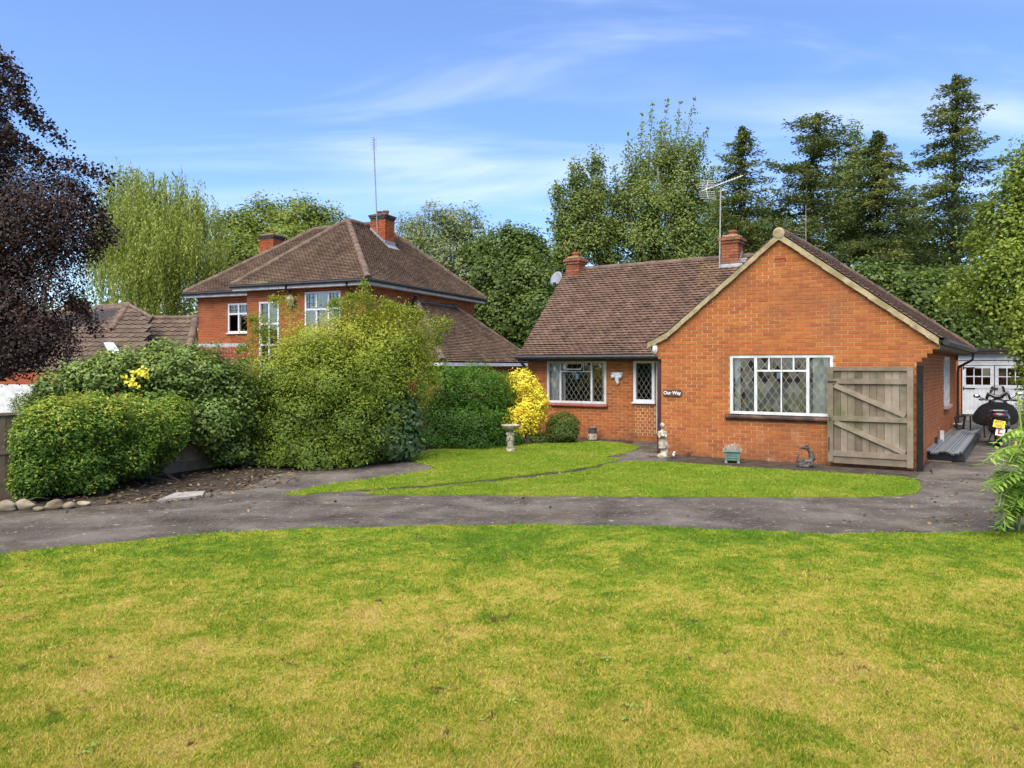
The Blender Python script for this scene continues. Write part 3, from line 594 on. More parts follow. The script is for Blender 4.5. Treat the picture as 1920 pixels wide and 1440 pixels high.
# gable window: three lights, the middle one with small top lights
w1 = bpy.data.objects.new('window', None); link(w1, fw_); x0, x1, z0, z1 = 1.475, 3.445, 0.915, 2.095
winframe(w1, x0, x1, z0, z1, 0.01, 0.085, 0.055, [(1.99, z0 + .055, z1 - .055, 0.055), (2.985, z0 + .055, z1 - .055, 0.055), (2.487, z0 + .055, 1.76, 0.022), (2.25, 1.79, z1 - .055, 0.03), (2.72, 1.79, z1 - .055, 0.03), (2.49, 1.79, z1 - .055, 0.012)], [(1.785, 2.015, 2.96, 0.035)])
for a, b, c, d in ((1.53, 1.962, 0.97, 2.04), (2.018, 2.476, 0.97, 1.768), (2.498, 2.957, 0.97, 1.768), (2.018, 2.235, 1.803, 2.04), (2.265, 2.705, 1.803, 2.04), (2.735, 2.957, 1.803, 2.04), (3.013, 3.39, 0.97, 2.04)): leaded(w1, a, b, c, d, 0.045)
si = MB(); si.box(1.40, -0.05, 0.80, 3.52, 0.10, 0.90); si.tube([(1.40, -0.05, 0.855), (3.52, -0.05, 0.855)], 0.042, 10); si.build('sill', mat('old_sill', [(0, (0.035, 0.022, 0.018)), (0.6, (0.07, 0.038, 0.028)), (1, (0.16, 0.09, 0.06))], nscale=5, rough=0.8, bump=0.4), w1)
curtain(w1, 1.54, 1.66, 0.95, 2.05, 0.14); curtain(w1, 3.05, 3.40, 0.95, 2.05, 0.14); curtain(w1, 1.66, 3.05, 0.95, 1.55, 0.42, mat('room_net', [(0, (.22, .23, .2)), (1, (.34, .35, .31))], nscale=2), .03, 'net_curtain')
cd = MB(); cd.box(2.39, 0.055, 1.63, 2.455, 0.057, 1.745); cd.build('sticker', mat('blue_sticker', [(0, (0.25, 0.5, 0.68)), (1, (0.42, 0.66, 0.8))], nscale=30), w1)
for q in range(7):
    o = MB().ball((0, 0, 0), (random.uniform(.05, .11), .05, random.uniform(.06, .16)), 10, 7).build('ornament', mat('ornament_glaze', [(0, (0.08, 0.07, 0.05)), (1, (0.5, 0.48, 0.42))], nscale=9, rough=0.4), w1, smooth=True); o.location = (1.7 + q * 0.24, 0.25, 1.0 + random.uniform(0, 0.08))
# wing windows
w2 = bpy.data.objects.new('window', None); link(w2, ww_); x0, x1, z0, z1 = 0.605, 2.365, 0.905, 2.02
winframe(w2, x0, x1, z0, z1, 0.0, 0.08, 0.06, [(1.015, z0 + .06, z1 - .06, 0.05), (1.94, z0 + .06, z1 - .06, 0.05), (1.20, 1.75, z1 - .06, 0.02), (1.70, 1.75, z1 - .06, 0.02)], [(1.735, 1.04, 1.915, 0.028)])
for a, b, c, d in ((0.668, 0.988, 0.97, 1.955), (1.042, 1.913, 0.97, 1.718), (1.042, 1.188, 1.75, 1.955), (1.712, 1.913, 1.75, 1.955), (1.967, 2.302, 0.97, 1.955)): leaded(w2, a, b, c, d, 0.04)
ca = bpy.data.objects.new('open_casement', None); link(ca, w2); ca.location = (1.21, 0.03, 1.955); ca.rotation_euler = (R(-38), 0, 0)
f = MB(); f.box(0, -0.015, -0.215, 0.48, 0.015, -0.19); f.box(0, -0.015, -0.025, 0.48, 0.015, 0); f.box(0, -0.014, -0.19, 0.025, 0.015, -0.025); f.box(0.455, -0.014, -0.19, 0.48, 0.015, -0.025)
for i in range(3): f.box(0.025 + i * 0.15, -0.004, -0.19, 0.03 + i * 0.15, 0.004, -0.025)
f.build('casement_frame', M_white, ca); MB().poly([(0.02, 0, -0.2), (0.46, 0, -0.2), (0.46, 0, -0.02), (0.02, 0, -0.02)]).build('casement_pane', M_glass, ca)
si = MB(); si.box(0.55, -0.05, 0.81, 2.42, 0.09, 0.895); si.tube([(0.55, -0.05, 0.853), (2.42, -0.05, 0.853)], 0.04, 10); si.build('sill', mat('red_sill', [(0, (0.20, 0.06, 0.045)), (1, (0.30, 0.10, 0.075))], nscale=6, rough=0.6), w2)
curtain(w2, 0.67, 1.10, 0.93, 2.0, 0.13); curtain(w2, 2.20, 2.31, 0.93, 2.0, 0.13)
cd = MB(); cd.box(1.45, 0.05, 1.54, 1.535, 0.052, 1.68); cd.build('sticker', MATS['blue_sticker'], w2)
lf = MB()
for q in range(40): lf.ball((random.uniform(1.2, 2.2), random.uniform(0.3, 0.7), random.uniform(1.25, 1.85)), (0.06, 0.03, 0.04), 6, 4)
lf.build('house_plant', mat('indoor_plant', [(0, (0.10, 0.09, 0.01)), (1, (0.25, 0.20, 0.03))], nscale=8), w2)
w3 = bpy.data.objects.new('window', None); link(w3, ww_)
winframe(w3, 3.13, 3.695, 0.98, 2.02, -0.03, 0.07, 0.07, m=M_upvc); leaded(w3, 3.20, 3.625, 1.05, 1.95, 0.02, 0.065, 0.10)
si = MB(); si.box(3.10, -0.07, 0.945, 3.72, 0.05, 0.985); si.build('sill', M_upvc, w3)
w4 = bpy.data.objects.new('window', None); link(w4, bung); w4.location = (4.85, 0, 0); w4.rotation_euler = (0, 0, R(90))
winframe(w4, 5.6, 7.0, 0.92, 2.1, -0.03, 0.07, 0.07, [(6.3, .99, 2.03, .05)]); MB().poly([(5.67, 0.03, 0.99), (6.93, 0.03, 0.99), (6.93, 0.03, 2.03), (5.67, 0.03, 2.03)]).build('pane', M_glass, w4)
si = MB(); si.box(5.55, -0.10, 0.85, 7.05, 0.05, 0.915); si.build('sill', mat('pink_sill', [(0, (0.42, 0.27, 0.21)), (1, (0.52, 0.36, 0.3))]), w4)

# things fixed to the bungalow
def on_house(name, label, cat, s, t, h): return thing(name, label, cat, hw(s, t, h), -TH)
sg = on_house('house_sign', 'small brown wooden house name sign on the gable wall', 'sign', 0.26, -0.02, 1.31)
b = MB(); b.slab([(x, 0, z) for x, z in [(-.2, -.045), (-.185, -.06), (-.06, -.066), (.06, -.062), (.185, -.064), (.2, -.05), (.203, .05), (.19, .066), (.05, .07), (-.08, .066), (-.19, .068), (-.203, .052)]], (0, -0.022, 0)); b.build('board', mat('sign_wood', [(0, (0.07, 0.028, 0.02)), (1, (0.13, 0.055, 0.038))], nscale=18, rough=0.6), sg)
text('Our Way', 0.098, M_upvc, sg, (0, -0.026, 0.0), (R(90), 0, 0), bold=0.003)
lp = on_house('wall_lamp', 'white oval bulkhead lamp at the foot of the verge', 'lamp', -0.134, -0.01, 2.245)
b = MB(); b.ball((0, -0.02, 0), (0.062, 0.045, 0.115), 16, 10); b.build('lamp_body', M_upvc, lp, smooth=True); b = MB(); b.ball((0, -0.045, 0.0), (0.043, 0.04, 0.09), 14, 10); b.build('lamp_lens', mat('frosted', [(0, (0.5, 0.5, 0.46)), (1, (0.6, 0.6, 0.55))], rough=0.3), lp, smooth=True)
orn = on_house('wall_bracket', 'white scrolled plaster bracket between the wing windows', 'ornament', -2.17, 2.375, 1.56)
b = MB(); b.lathe([(0.05, 0), (0.13, 0.02), (0.16, 0.09), (0.165, 0.11), (0.15, 0.125), (0.165, 0.14)], (0, 0, 0.02), 18, sy=0.5)
b.ball((0, -0.06, 0.09), (0.05, 0.04, 0.055)); b.ball((-0.1, -0.05, 0.06), (0.06, 0.035, 0.05)); b.ball((0.1, -0.05, 0.06), (0.06, 0.035, 0.05)); b.tube([(0.02, -0.03, 0.05), (0.015, -0.035, -0.05), (0.03, -0.03, -0.11), (0.0, -0.02, -0.17)], [0.07, 0.055, 0.045, 0.012], 10)
for q in range(14): b.ball((random.uniform(-.14, .14), -0.06, random.uniform(0.0, .13)), random.uniform(.012, .025), 8, 6)
remesh(b.build('bracket_body', M_upvc, orn), 0.009, 1)
ds = thing('satellite_dish', 'grey satellite dish left of the small chimney', 'satellite dish', hw(-4.95, 4.6, 4.45), -TH)
b = MB(); b.lathe([(0.001, 0), (0.08, 0.005), (0.16, 0.022), (0.22, 0.045), (0.224, 0.05), (0.16, 0.032), (0.08, 0.013), (0.001, 0.008)], (0, 0, 0), 28, sx=1.0, sy=1.05); o = b.build('reflector', mat('dish_grey', [(0, (0.17, 0.19, 0.21)), (1, (0.24, 0.26, 0.28))], rough=0.5), ds, smooth=True); o.location = (-0.26, 0, 0.02); o.rotation_euler = (R(68), 0, R(-12))
b = MB(); b.tube([(-0.26, 0.02, -0.16), (-0.20, -0.24, -0.14)], 0.012, 8); b.box(-0.235, -0.29, -0.17, -0.16, -0.22, -0.10); b.build('feed_arm', M_black, ds); b = MB(); b.tube([(-0.26, 0.06, 0), (-0.2, 0.1, -0.05), (0.1, 0.1, -0.05)], 0.018, 8); b.build('bracket', M_grey, ds)
ae = thing('tv_aerial', 'tall pole with pale yagi aerial beside the larger chimney', 'aerial', hw(-0.2, 4.40, 4.35), 0)
b = MB(); b.tube([(0, 0, 0), (0.03, 0, 2.2)], 0.018, 8); b.build('pole', mat('aerial_pole', [(0, (0.26, 0.25, 0.22)), (1, (0.42, 0.40, 0.35))], nscale=12, rough=0.5), ae)
yg = MB(); A = Vector((-0.44, 0.05, 2.12)); Bq = Vector((0.54, -0.25, 2.45)); yg.bar(A, Bq, 0.018, 0.018)
nv = (Bq - A).normalized().cross(Vector((0, 0, 1))).normalized()
for i in range(13):
    p = A.lerp(Bq, 0.12 + i * 0.068); l = 0.16 - i * 0.005; yg.tube([p - nv * l + Vector((0, 0, 0.06)), p, p + nv * l * 0.9 + Vector((0.0, 0, -0.05))], 0.006, 5)
for sgn in (1, -1):
    q = A.lerp(Bq, 0.1); e = q + Vector((0.05, 0, sgn * 0.24)); yg.bar(q, e, 0.014, 0.014)
    for j in range(5): p = q.lerp(e, 0.2 + j * 0.2); yg.tube([p - Vector((0.18, -0.1, -0.02)), p + Vector((0.18, -0.1, -0.04))], 0.006, 5)
yg.tube([Vector((0.1, -.1, 2.3)), Vector((0.2, -.05, 2.15)), Vector((0.03, 0, 2.1))], 0.007, 5)
yg.build('antenna', mat('aerial_alloy', [(0, (0.5, 0.5, 0.52)), (1, (0.66, 0.66, 0.68))], rough=0.4, metal=0.3), ae)
# side gate, folded back against the gable
ga = thing('side_gate', 'weathered grey timber ledged gate folded against the brick gable', 'gate', hw(3.38, -0.16, 0.0), -TH)
gw, gh0, gh1 = 1.44, 0.09, 1.86; nb = 10
for i in range(nb):
    bw = (gw - 0.2) / nb; b = MB(); b.box(0.1 + i * bw + 0.003, 0.02, gh0 + random.uniform(0, .012), 0.1 + (i + 1) * bw - 0.003, 0.04, gh1 - 0.06, random.random()); b.build('board', M_wood, ga)
for nm, a in (('stile', (0, -0.015, gh0 + .0, 0.1, 0.045, gh1)), ('stile', (gw - 0.1, -0.015, gh0 - 0.03, gw, 0.045, gh1)), ('top_rail', (0.102, -0.013, gh1 - 0.07, gw - 0.102, 0.043, gh1 - 0.002)), ('ledge', (0.102, -0.02, 1.55, gw - 0.102, 0.018, 1.64)), ('ledge', (0.102, -0.02, 0.86, gw - 0.102, 0.018, 0.95)), ('ledge', (0.102, -0.02, 0.20, gw - 0.102, 0.018, 0.30)), ('bottom_board', (0.103, 0.0, gh0 - 0.02, gw - 0.103, 0.019, 0.195))):
    b = MB(); b.box(*a, random.uniform(.35, .8)); b.build(nm, M_wood, ga)
for z0, z1 in ((1.52, 0.99), (0.84, 0.32)):
    b = MB(); b.bar((0.12, -0.003, z0), (gw - 0.13, -0.003, z1), 0.03, 0.09, 0.85); b.build('brace', M_wood, ga)
b = MB(); b.box(0.01, -0.03, 1.575, 0.16, -0.016, 1.60); b.tube([(0.03, -0.03, 0.9), (0.05, -0.05, 0.93), (0.07, -0.05, 0.89), (0.05, -0.045, 0.86), (0.03, -0.03, 0.89)], 0.007, 6); b.box(0.02, -0.03, 0.3, 0.035, -0.016, 0.55); b.build('ironmongery', M_black, ga)
gpst = on_house('gate_post', 'timber gate post coloured dark for shade on the corner of the gable', 'post', 4.92, -0.06, 0)
b = MB(); b.box(-0.05, -0.04, 0, 0.045, 0.05, 1.86); b.box(-0.055, -0.045, 1.86, 0.05, 0.055, 1.885); b.build('post_shaft', mat('shaded_post_wood', [(0, (0.006, 0.0055, 0.004)), (1, (0.018, 0.016, 0.011))], nscale=9, rough=0.9, bump=0.4), gpst)  # near-black colour carries the shade on the post beside the gate
# ---------------------------------------------------------------- the two-storey neighbour
TN = R(24); NC = Vector((-5.23, 28.5, 0))           # origin: near eaves corner; x along the front (to the right), y back
nb_ = thing('neighbour_house', 'two storey orange brick house with hipped brown tiled roof', 'house', NC, -TN)
cn, sn = math.cos(TN), math.sin(TN)
def nw(u, v, h=0): return Vector((NC.x + u * cn + v * sn, NC.y - u * sn + v * cn, h))
EV = 5.07
def nfront(h):
    iv = [(0, 5.64)]                                  # x measured from u=-6.04
    if 0.6 < h < 4.43: iv = cut(iv, 0.62, 1.62)
    if 2.4 < h < 4.73: iv = cut(iv, 2.85, 4.55)
    return iv
nsc = lambda r: -r[2] + (1e5 if r[2] < 2.0 else 0)
nf = brick_wall(nb_, 'front_wall', (-6.04, 0.4), 0, 0, 4.9, nfront, 300, nsc, bm=M_brick_far)
def nside(h): return [(0, 8.93)]
brick_wall(nb_, 'side_wall', (-0.4, 0.402), R(90), 0, 4.9, nside, bm=M_brick_far)
def nwing(h): return cut([(0, 4.25)], 1.72, 2.95) if 3.28 < h < 4.57 else [(0, 4.25)]
nwg = brick_wall(nb_, 'wing_wall', (-10.29, 1.99), 0, 0, 4.9, nwing, bm=M_brick_far)
b = MB(); b.box(-10.28, 2.11, 0, -10.1, 8.5, 4.85); b.box(-10.1, 8.4, 0, -0.5, 8.5, 4.85); b.box(-6.035, 0.52, 0, -5.9, 1.98, 4.85); b.box(-5.9, 1.4, 0, -0.6, 1.45, 4.8); b.box(-10.1, 3.0, 0, -6.1, 3.05, 4.8); b.build('rear_wall', M_brick_far, nb_)
nr = bpy.data.objects.new('roof', None); link(nr, nb_)
W_, D_, RI = 6.44, 9.73, 2.86; H2 = W_ / 2; AP1 = Vector((-H2, H2, EV + RI)); AP2 = Vector((-H2, D_ - H2, EV + RI))
b = MB(); dz = Vector((0, 0, -0.03)); c4 = [Vector((-W_, 0, EV)), Vector((0, 0, EV)), Vector((0, D_, EV)), Vector((-W_, D_, EV))]
for q in ([c4[0], c4[1], AP1], [c4[1], c4[2], AP2, AP1], [c4[2], c4[3], AP2], [c4[3], c4[0], AP1, AP2]): b.poly([p + dz for p in q])
wl, ws, wr = -10.69, 1.59, 4.0; RW = 3.12
e4 = [Vector((wl, ws, EV)), Vector((-3.0, ws, EV)), Vector((-3.0, ws + 8, EV)), Vector((wl, ws + 8, EV))]; a1, a2 = Vector((wl + wr, ws + wr, EV + RW)), Vector((-3.0, ws + wr, EV + RW))
b.poly([p + dz for p in (e4[0], e4[1], a2, a1)]); b.poly([p + dz for p in (e4[3], e4[0], a1)]); b.poly([p + dz for p in (e4[2], e4[3], a1, a2)]); b.build('roof_deck', M_deck, nr)
k = RI / H2
tiles(nr, (-W_, 0, EV), (1, 0, 0), [(0, 0), (H2, RI)], lambda r: (r, W_ - r), M_tile_far)
tiles(nr, (0, 0, EV), (0, 1, 0), [(0, 0), (H2, RI)], lambda r: (r, D_ - r), M_tile_far)
tiles(nr, (wl, ws, EV), (1, 0, 0), [(0, 0), (wr, RW)], lambda r: (r, -W_ - wl + r * 1.0 + 0.2), M_tile_far)
for p, q in ((c4[0], AP1), (c4[1], AP1), (c4[2], AP2), (AP1, AP2), (e4[0], a1), (a1, a2 + Vector((-0.2, 0, 0)))): ridge(nr, p + Vector((0, 0, 0.01)), q + Vector((0, 0, 0.03)), 0.135, name='hip_tile')
# eaves
for nm, mm, r0 in (('gutter', M_black, 0), ('fascia', M_white, 1), ('soffit', M_white, 2)):
    b = MB()
    if r0 == 0:
        b.tube([(-W_ - .06, -0.05, EV - 0.05), (0.05, -0.05, EV - 0.05)], 0.06, 8); b.tube([(0.05, -0.05, EV - 0.05), (0.05, D_, EV - 0.05)], 0.06, 8); b.tube([(wl - .05, ws - 0.05, EV - .05), (-W_, ws - .05, EV - .05)], 0.06, 8)
    elif r0 == 1:
        b.box(-W_ + .01, 0.015, EV - 0.21, -0.01, 0.035, EV - 0.06); b.box(-0.035, 0.036, EV - 0.21, -0.015, D_ - .02, EV - 0.06); b.box(wl + .01, ws + .015, EV - .21, -W_ + .3, ws + .035, EV - .06)
    else:
        b.box(-W_ + .02, 0.037, EV - 0.205, -0.037, 0.395, EV - 0.19); b.box(-0.395, 0.4, EV - 0.2045, -0.037, D_ - .04, EV - 0.19); b.box(wl + .02, ws + .037, EV - .205, -6.05, ws + .395, EV - .19)
    b.build(nm, mm, nb_)
b = MB(); b.tube([(-0.95, -0.05, EV - .08), (-0.95, 0.1, EV - .3), (-0.95, 0.33, EV - .4), (-0.95, 0.33, 0)], 0.04, 8); b.tube([(-3.75, -0.05, EV - .08), (-3.75, 0.02, EV - .28), (-3.75, 0.3, EV - .35)], 0.04, 8); b.build('downpipe', M_black, nb_)
chimney(nb_, -3.0, -2.25, 4.55, 5.3, 6.9, 8.42, M_brick_far, pots=2, potr=0.12); chimney(nb_, -10.6, -9.75, 6.2, 7.0, 5.6, 8.35, M_brick_far, pots=1, potr=0.07)
b = MB()
for i in range(9): q = i / 9; b.slab([(-2.25 + 0.0, 4.53, 7.0 + 0), (-2.25, 4.53, 7.1), (-2.3, 4.53, 7.15)], (0.001, 0, 0)) if False else b.box(-3.0 + 0.083 * i, 4.522, EV + (3.0 - 0.083 * i - .04) * k + 0.04, -3.0 + 0.083 * (i + 1), 4.546, EV + (3.0 - 0.083 * i) * k + 0.13)
b.slab([(-2.24, 4.5, EV + 2.24 * k + .05), (-2.24, 5.35, EV + 2.24 * k + .05), (-2.02, 5.35, EV + 2.02 * k + .06), (-2.02, 4.5, EV + 2.02 * k + .06)], (0, 0, 0.015)); b.slab([(-2.245, 4.5, EV + 2.24 * k), (-2.245, 5.35, EV + 2.24 * k), (-2.245, 5.35, EV + 2.24 * k + .22), (-2.245, 4.5, EV + 2.24 * k + .22)], (0.012, 0, 0)); b.build('flashing', M_lead, nb_)
# side extension with hipped lean-to roof
XU, V0, V1, XR, XE, XT = -0.4, 3.95, 7.17, 2.91, 2.04, 4.60
b = MB(); q = [Vector((XU, V0, XT)), Vector((XU, V1, XT)), Vector((XU + XR, V1 + XR, XE)), Vector((XU + XR, V0 - XR, XE)), Vector((XU, V0 - XR, XE)), Vector((XU, V1 + XR, XE))]
b.poly([p + dz for p in (q[3], q[2], q[1], q[0])]); b.poly([p + dz for p in (q[4], q[3], q[0])]); b.poly([p + dz for p in (q[2], q[5], q[1])]); b.build('roof_deck', M_deck, nr)
tiles(nr, (XU + XR, V0 - XR, XE), (0, 1, 0), [(0, 0), (XR, XT - XE)], lambda r: (r, V1 - V0 + 2 * XR - r), M_tile_far, jit=1.6)
tiles(nr, (XU, V0 - XR, XE), (1, 0, 0), [(0, 0), (XR, XT - XE)], lambda r: (0, XR - r), M_tile_far, jit=1.4)
ridge(nr, q[3] + Vector((0, 0, .02)), q[0] + Vector((0, 0, .04)), 0.15, name='hip_tile'); ridge(nr, q[2], q[1], 0.105, name='hip_tile')
b = MB(); b.slab([(XU + .005, V0 - .1, XT - .02), (XU + .005, V1, XT - .02), (XU + .14, V1, XT - .10), (XU + .14, V0 - .1, XT - .10)], (0, 0, 0.05)); b.slab([(XU + .006, V0, XT + .1), (XU + .006, V0 - XR, XE + .1), (XU + .006, V0 - XR, XE + .35), (XU + .006, V0, XT + .14)], (0.01, 0, 0)); b.build('flashing', M_lead, nb_)
b = MB(); b.box(XU + .02, V0 - XR + .3, 0, XU + XR - .3, V1 + XR - .3, XE - .05); b.build('extension_wall', M_brick_far, nb_)
b = MB(); b.box(XU, V0 - XR - .03, XE - .16, XU + XR + .0, V0 - XR - .01, XE - .03); b.box(XU + XR + .01, V0 - XR, XE - .16, XU + XR + .03, V1 + XR, XE - .03); b.build('fascia', M_white, nb_)
# porch roof on the wing front
b = MB(); b.slab([(-10.4, 0.75, 1.75), (-6.5, 0.75, 1.75), (-6.5, 1.97, 2.72), (-10.4, 1.97, 2.72)], (0, 0, -.05)); b.build('porch_deck', M_deck, nr)
tiles(nr, (-10.4, 0.72, 1.76), (1, 0, 0), [(0, 0), (1.22, 0.97)], lambda r: (0, 3.9), mat('red_tile', [(0, (0.13, 0.032, 0.026)), (0.6, (0.22, 0.055, 0.04)), (1, (0.30, 0.10, 0.07))], attr=True, nscale=4, rough=0.6))
b = MB(); b.slab([(-10.4, 1.86, 2.66), (-6.06, 1.86, 2.66), (-6.06, 1.975, 2.84), (-10.4, 1.975, 2.84)], (0, -0.02, 0.02)); b.build('flashing', M_lead, nb_)
M_npane = glass('neighbour_glass', (0.55, 0.6, 0.62), 0.22)
def nwindow(par, x0, x1, z0, z1, cols, rows_, fw=0.07, grid=(3, 3), gridrows=(1,)):
    w = bpy.data.objects.new('window', None); link(w, par); f = MB(); f.box(x0, -.02, z0, x1, .07, z0 + fw); f.box(x0, -.02, z1 - fw, x1, .07, z1); f.box(x0, -.019, z0 + fw, x0 + fw, .07, z1 - fw); f.box(x1 - fw, -.019, z0 + fw, x1, .07, z1 - fw)
    for c in cols[1:-1]: f.box(c - fw / 2, -.017, z0 + fw, c + fw / 2, .068, z1 - fw)
    for r in rows_[1:-1]: f.box(x0 + fw, -.015, r - fw / 2, x1 - fw, .067, r + fw / 2)
    f.build('frame', M_upvc, w); ld = MB()
    for i, (a, b_) in enumerate(zip(cols, cols[1:])):
        for j, (c, d) in enumerate(zip(rows_, rows_[1:])):
            p = MB().poly([(a, 0, c), (b_, 0, c), (b_, 0, d), (a, 0, d)]).build('pane', M_npane, w); p.location = (0, 0.03, 0); p.rotation_euler = (random.gauss(0, .006), 0, random.gauss(0, .006))
            if j in gridrows:
                for g_ in range(1, grid[0]): xx = a + (b_ - a) * g_ / grid[0]; ld.box(xx - .008, .018, c, xx + .008, .022, d)
                for g_ in range(1, grid[1]): zz_ = c + (d - c) * g_ / grid[1]; ld.box(a, .0175, zz_ - .008, b_, .0225, zz_ + .008)
    if ld.V: ld.build('lead_came', M_dark, w)
    s_ = MB(); s_.box(x0 - .05, -.08, z0 - .05, x1 + .05, .0, z0 - .002); s_.build('sill', M_upvc, w); return w
nwindow(nwg, 1.74, 2.93, 3.31, 4.57, (1.74, 2.33, 2.93), (3.31, 4.12, 4.57)); nwindow(nf, 0.63, 1.61, 0.62, 4.42, (0.63, 1.12, 1.61), (.62, 1.6, 2.72, 3.55, 4.42), gridrows=(3, 2), grid=(3, 2)); nwindow(nf, 2.87, 4.53, 2.42, 4.72, (2.87, 3.42, 3.98, 4.53), (2.42, 3.05, 4.05, 4.72), gridrows=(2,))
curtain(nf, 0.66, 1.58, .65, 4.4, .2, mat('net_curtain', [(0, (.3, .34, .34)), (1, (.42, .46, .46))], nscale=3)); curtain(nf, 2.9, 3.5, 2.45, 4.7, .2, MATS['net_curtain'])
ll = thing('wall_lantern', 'tarnished brass lantern under the neighbour house eaves', 'lamp', nw(-3.72, 0.22, 4.35), -TN)
b = MB(); b.lathe([(0.06, -0.2), (0.13, -0.12), (0.19, 0.12), (0.12, 0.2), (0.02, 0.3)], (0, 0, 0), 6); b.build('lantern_body', mat('brass_glass', [(0, (0.22, 0.17, 0.09)), (1, (0.42, 0.36, 0.22))], rough=0.4), ll); b = MB(); b.tube([(0, 0, .3), (0, 0, .45), (0, .18, .45)], .015, 6); b.build('bracket', M_black, ll)
an = thing('tv_aerial', 'tall thin aerial mast on the neighbour house chimney', 'aerial', nw(-2.62, 4.52, 7.6), 0)
b = MB(); b.tube([(0, 0, 0), (-0.15, 0, 3.75)], 0.028, 8); b.build('pole', M_grey, an); b = MB()
b.bar((-0.2, .25, 3.65), (-.1, -.3, 4.0), .025, .025)
for i in range(6): p = Vector((-0.2, .25, 3.65)).lerp(Vector((-.1, -.3, 4.0)), i / 5); b.tube([p + Vector((-.13, 0, .03)), p + Vector((.13, 0, -.03))], .01, 5); b.tube([p + Vector((0, 0, -.12)), p + Vector((0.02, 0, .12))], .01, 5)
b.build('antenna', M_grey, an)

# ---------------------------------------------------------------- low house on the left with concrete tiles
lh = thing('low_house', 'low house with brown concrete tiled roof behind the hedge', 'house', (0, 0, 0), 0)
lr = bpy.data.objects.new('roof', None); link(lr, lh)
def ray_plane(x, y, p0, n): d = Vector(((x - 960) / FPX, 1, (HOR - y) / FPX)); c = Vector((0, 0, CAMH)); return c + d * ((Vector(p0) - c).dot(n) / d.dot(n))
TL = R(8); lx, ly = Vector((math.cos(TL), -math.sin(TL), 0)), Vector((math.sin(TL), math.cos(TL), 0)); sl = 0.60
F0 = Vector(P(200, 697, 26)); nF = (Vector((0, 0, 1)) - ly * sl).normalized()
F1 = Vector(P(320, 660, 28.6)); nH = nF
fq = [ray_plane(x, y, F0, nF) for x, y in ((-60, 697), (262, 697), (286, 598), (240, 573), (208, 622), (60, 618), (-60, 616))]
hq = [ray_plane(x, y, F1, nH) for x, y in ((268, 672), (352, 672), (366, 598), (286, 598))]
gq = [fq[4], fq[3], Vector(P(186, 578, 33)), Vector(P(60, 585, 35)), fq[5]]
b = MB(); off = Vector((0, 0, -.04))
for pl_ in (fq, hq, gq): b.poly([p + off for p in pl_])
b.build('roof_deck', M_deck, lr)
def poly_tiles(quad, org, nrm, n_ind, tw=0.30, gauge=0.33):
    up = (ly + Vector((0, 0, sl))).normalized(); loc = np.array([((p - org).dot(lx), (p - org).dot(up)) for p in quad]); items = []
    e0, e1 = loc[:, 0].min(), loc[:, 0].max(); d0, d1 = loc[:, 1].min(), loc[:, 1].max(); vs, fs = pan_geo(tw, gauge * 1.1); d = d0
    while d < d1:
        x = e0
        while x < e1:
            if inside(np.array([[x + tw / 2, d + gauge / 2]]), loc)[0]:
                Mx = Matrix((lx, up, lx.cross(up))).transposed().to_4x4(); Mx.translation = org + lx * x + up * (d + random.gauss(0, .004)) + nrm * random.uniform(0, .006); items.append(Mx)
            x += tw
        d += gauge
    rest = MB()
    for i, Mx in enumerate(items):
        j = random.randint(0, 9)
        if i < n_ind:
            key = ('pan', j)
            if key not in TILE_ME: TILE_ME[key] = MB().add(vs, fs, j / 9).mesh('roof_tile', M_pantile)
            o = bpy.data.objects.new('roof_tile', TILE_ME[key]); link(o, lr); o.matrix_local = Mx
        else: rest.add([Mx @ Vector(v) for v in vs], fs, j / 9)
    if rest.V: rest.build('roof_tiling', M_pantile, lr, kind='stuff')
poly_tiles(fq, F0, nF, 230); poly_tiles(hq, F1, nH, 70)
# upper side slope: courses run along its own eave
gx = (gq[1] - gq[0]); b = MB()
for k_ in range(7):
    z0_, z1_ = k_ / 7, (k_ + 1) / 7; a0, a1 = gq[4].lerp(gq[3], z0_), gq[4].lerp(gq[3], z1_ + .02); c0, c1 = gq[0].lerp(gq[1], z0_), gq[0].lerp(gq[1], z1_ + .02)
    n_ = 24
    for i in range(n_):
        p = [a0.lerp(c0, i / n_), a0.lerp(c0, (i + 1) / n_), a1.lerp(c1, (i + 1) / n_), a1.lerp(c1, i / n_)]; l = Vector((0, 0, .05)); b.add([p[0] + l, p[1] + l, p[2] + l * .2, p[3] + l * .2, p[0], p[1], p[0].lerp(p[1], .35) + l * 1.7, p[3].lerp(p[2], .35) + l * .9], [(0, 6, 7, 3), (6, 1, 2, 7), (4, 5, 1, 6), (4, 6, 0)], random.random())
b.build('roof_tiling', M_pantile, lr, kind='stuff')
for p, q_, r_ in ((fq[4], fq[3], .14), (gq[2], gq[1], .11), (fq[3], fq[2], .08), (fq[5], fq[4], .11), (hq[3], hq[2], .11), (hq[1], hq[2], .15)): ridge(lr, p + Vector((0, 0, .03)), q_ + Vector((0, 0, .03)), r_, L=.42, m=M_ridge, name='hip_tile')
sk = bpy.data.objects.new('skylight', None); link(sk, lr); s4 = [ray_plane(x, y, F0, nF) + nF * .10 for x, y in ((206, 671), (234, 671), (215, 645), (193, 645))]
b = MB(); b.slab(s4, -nF * .12); b.build('skylight_frame', mat('skylight_grey', [(0, (.06, .07, .08)), (1, (.1, .11, .12))], rough=.4), sk); b = MB(); cc = sum(s4, Vector()) / 4; b.poly([cc.lerp(p, .8) + nF * .01 for p in s4]); b.build('pane', mat('skylight_blind', [(0, (.55, .58, .6)), (1, (.66, .69, .7))], rough=.15, spec=.8), sk)
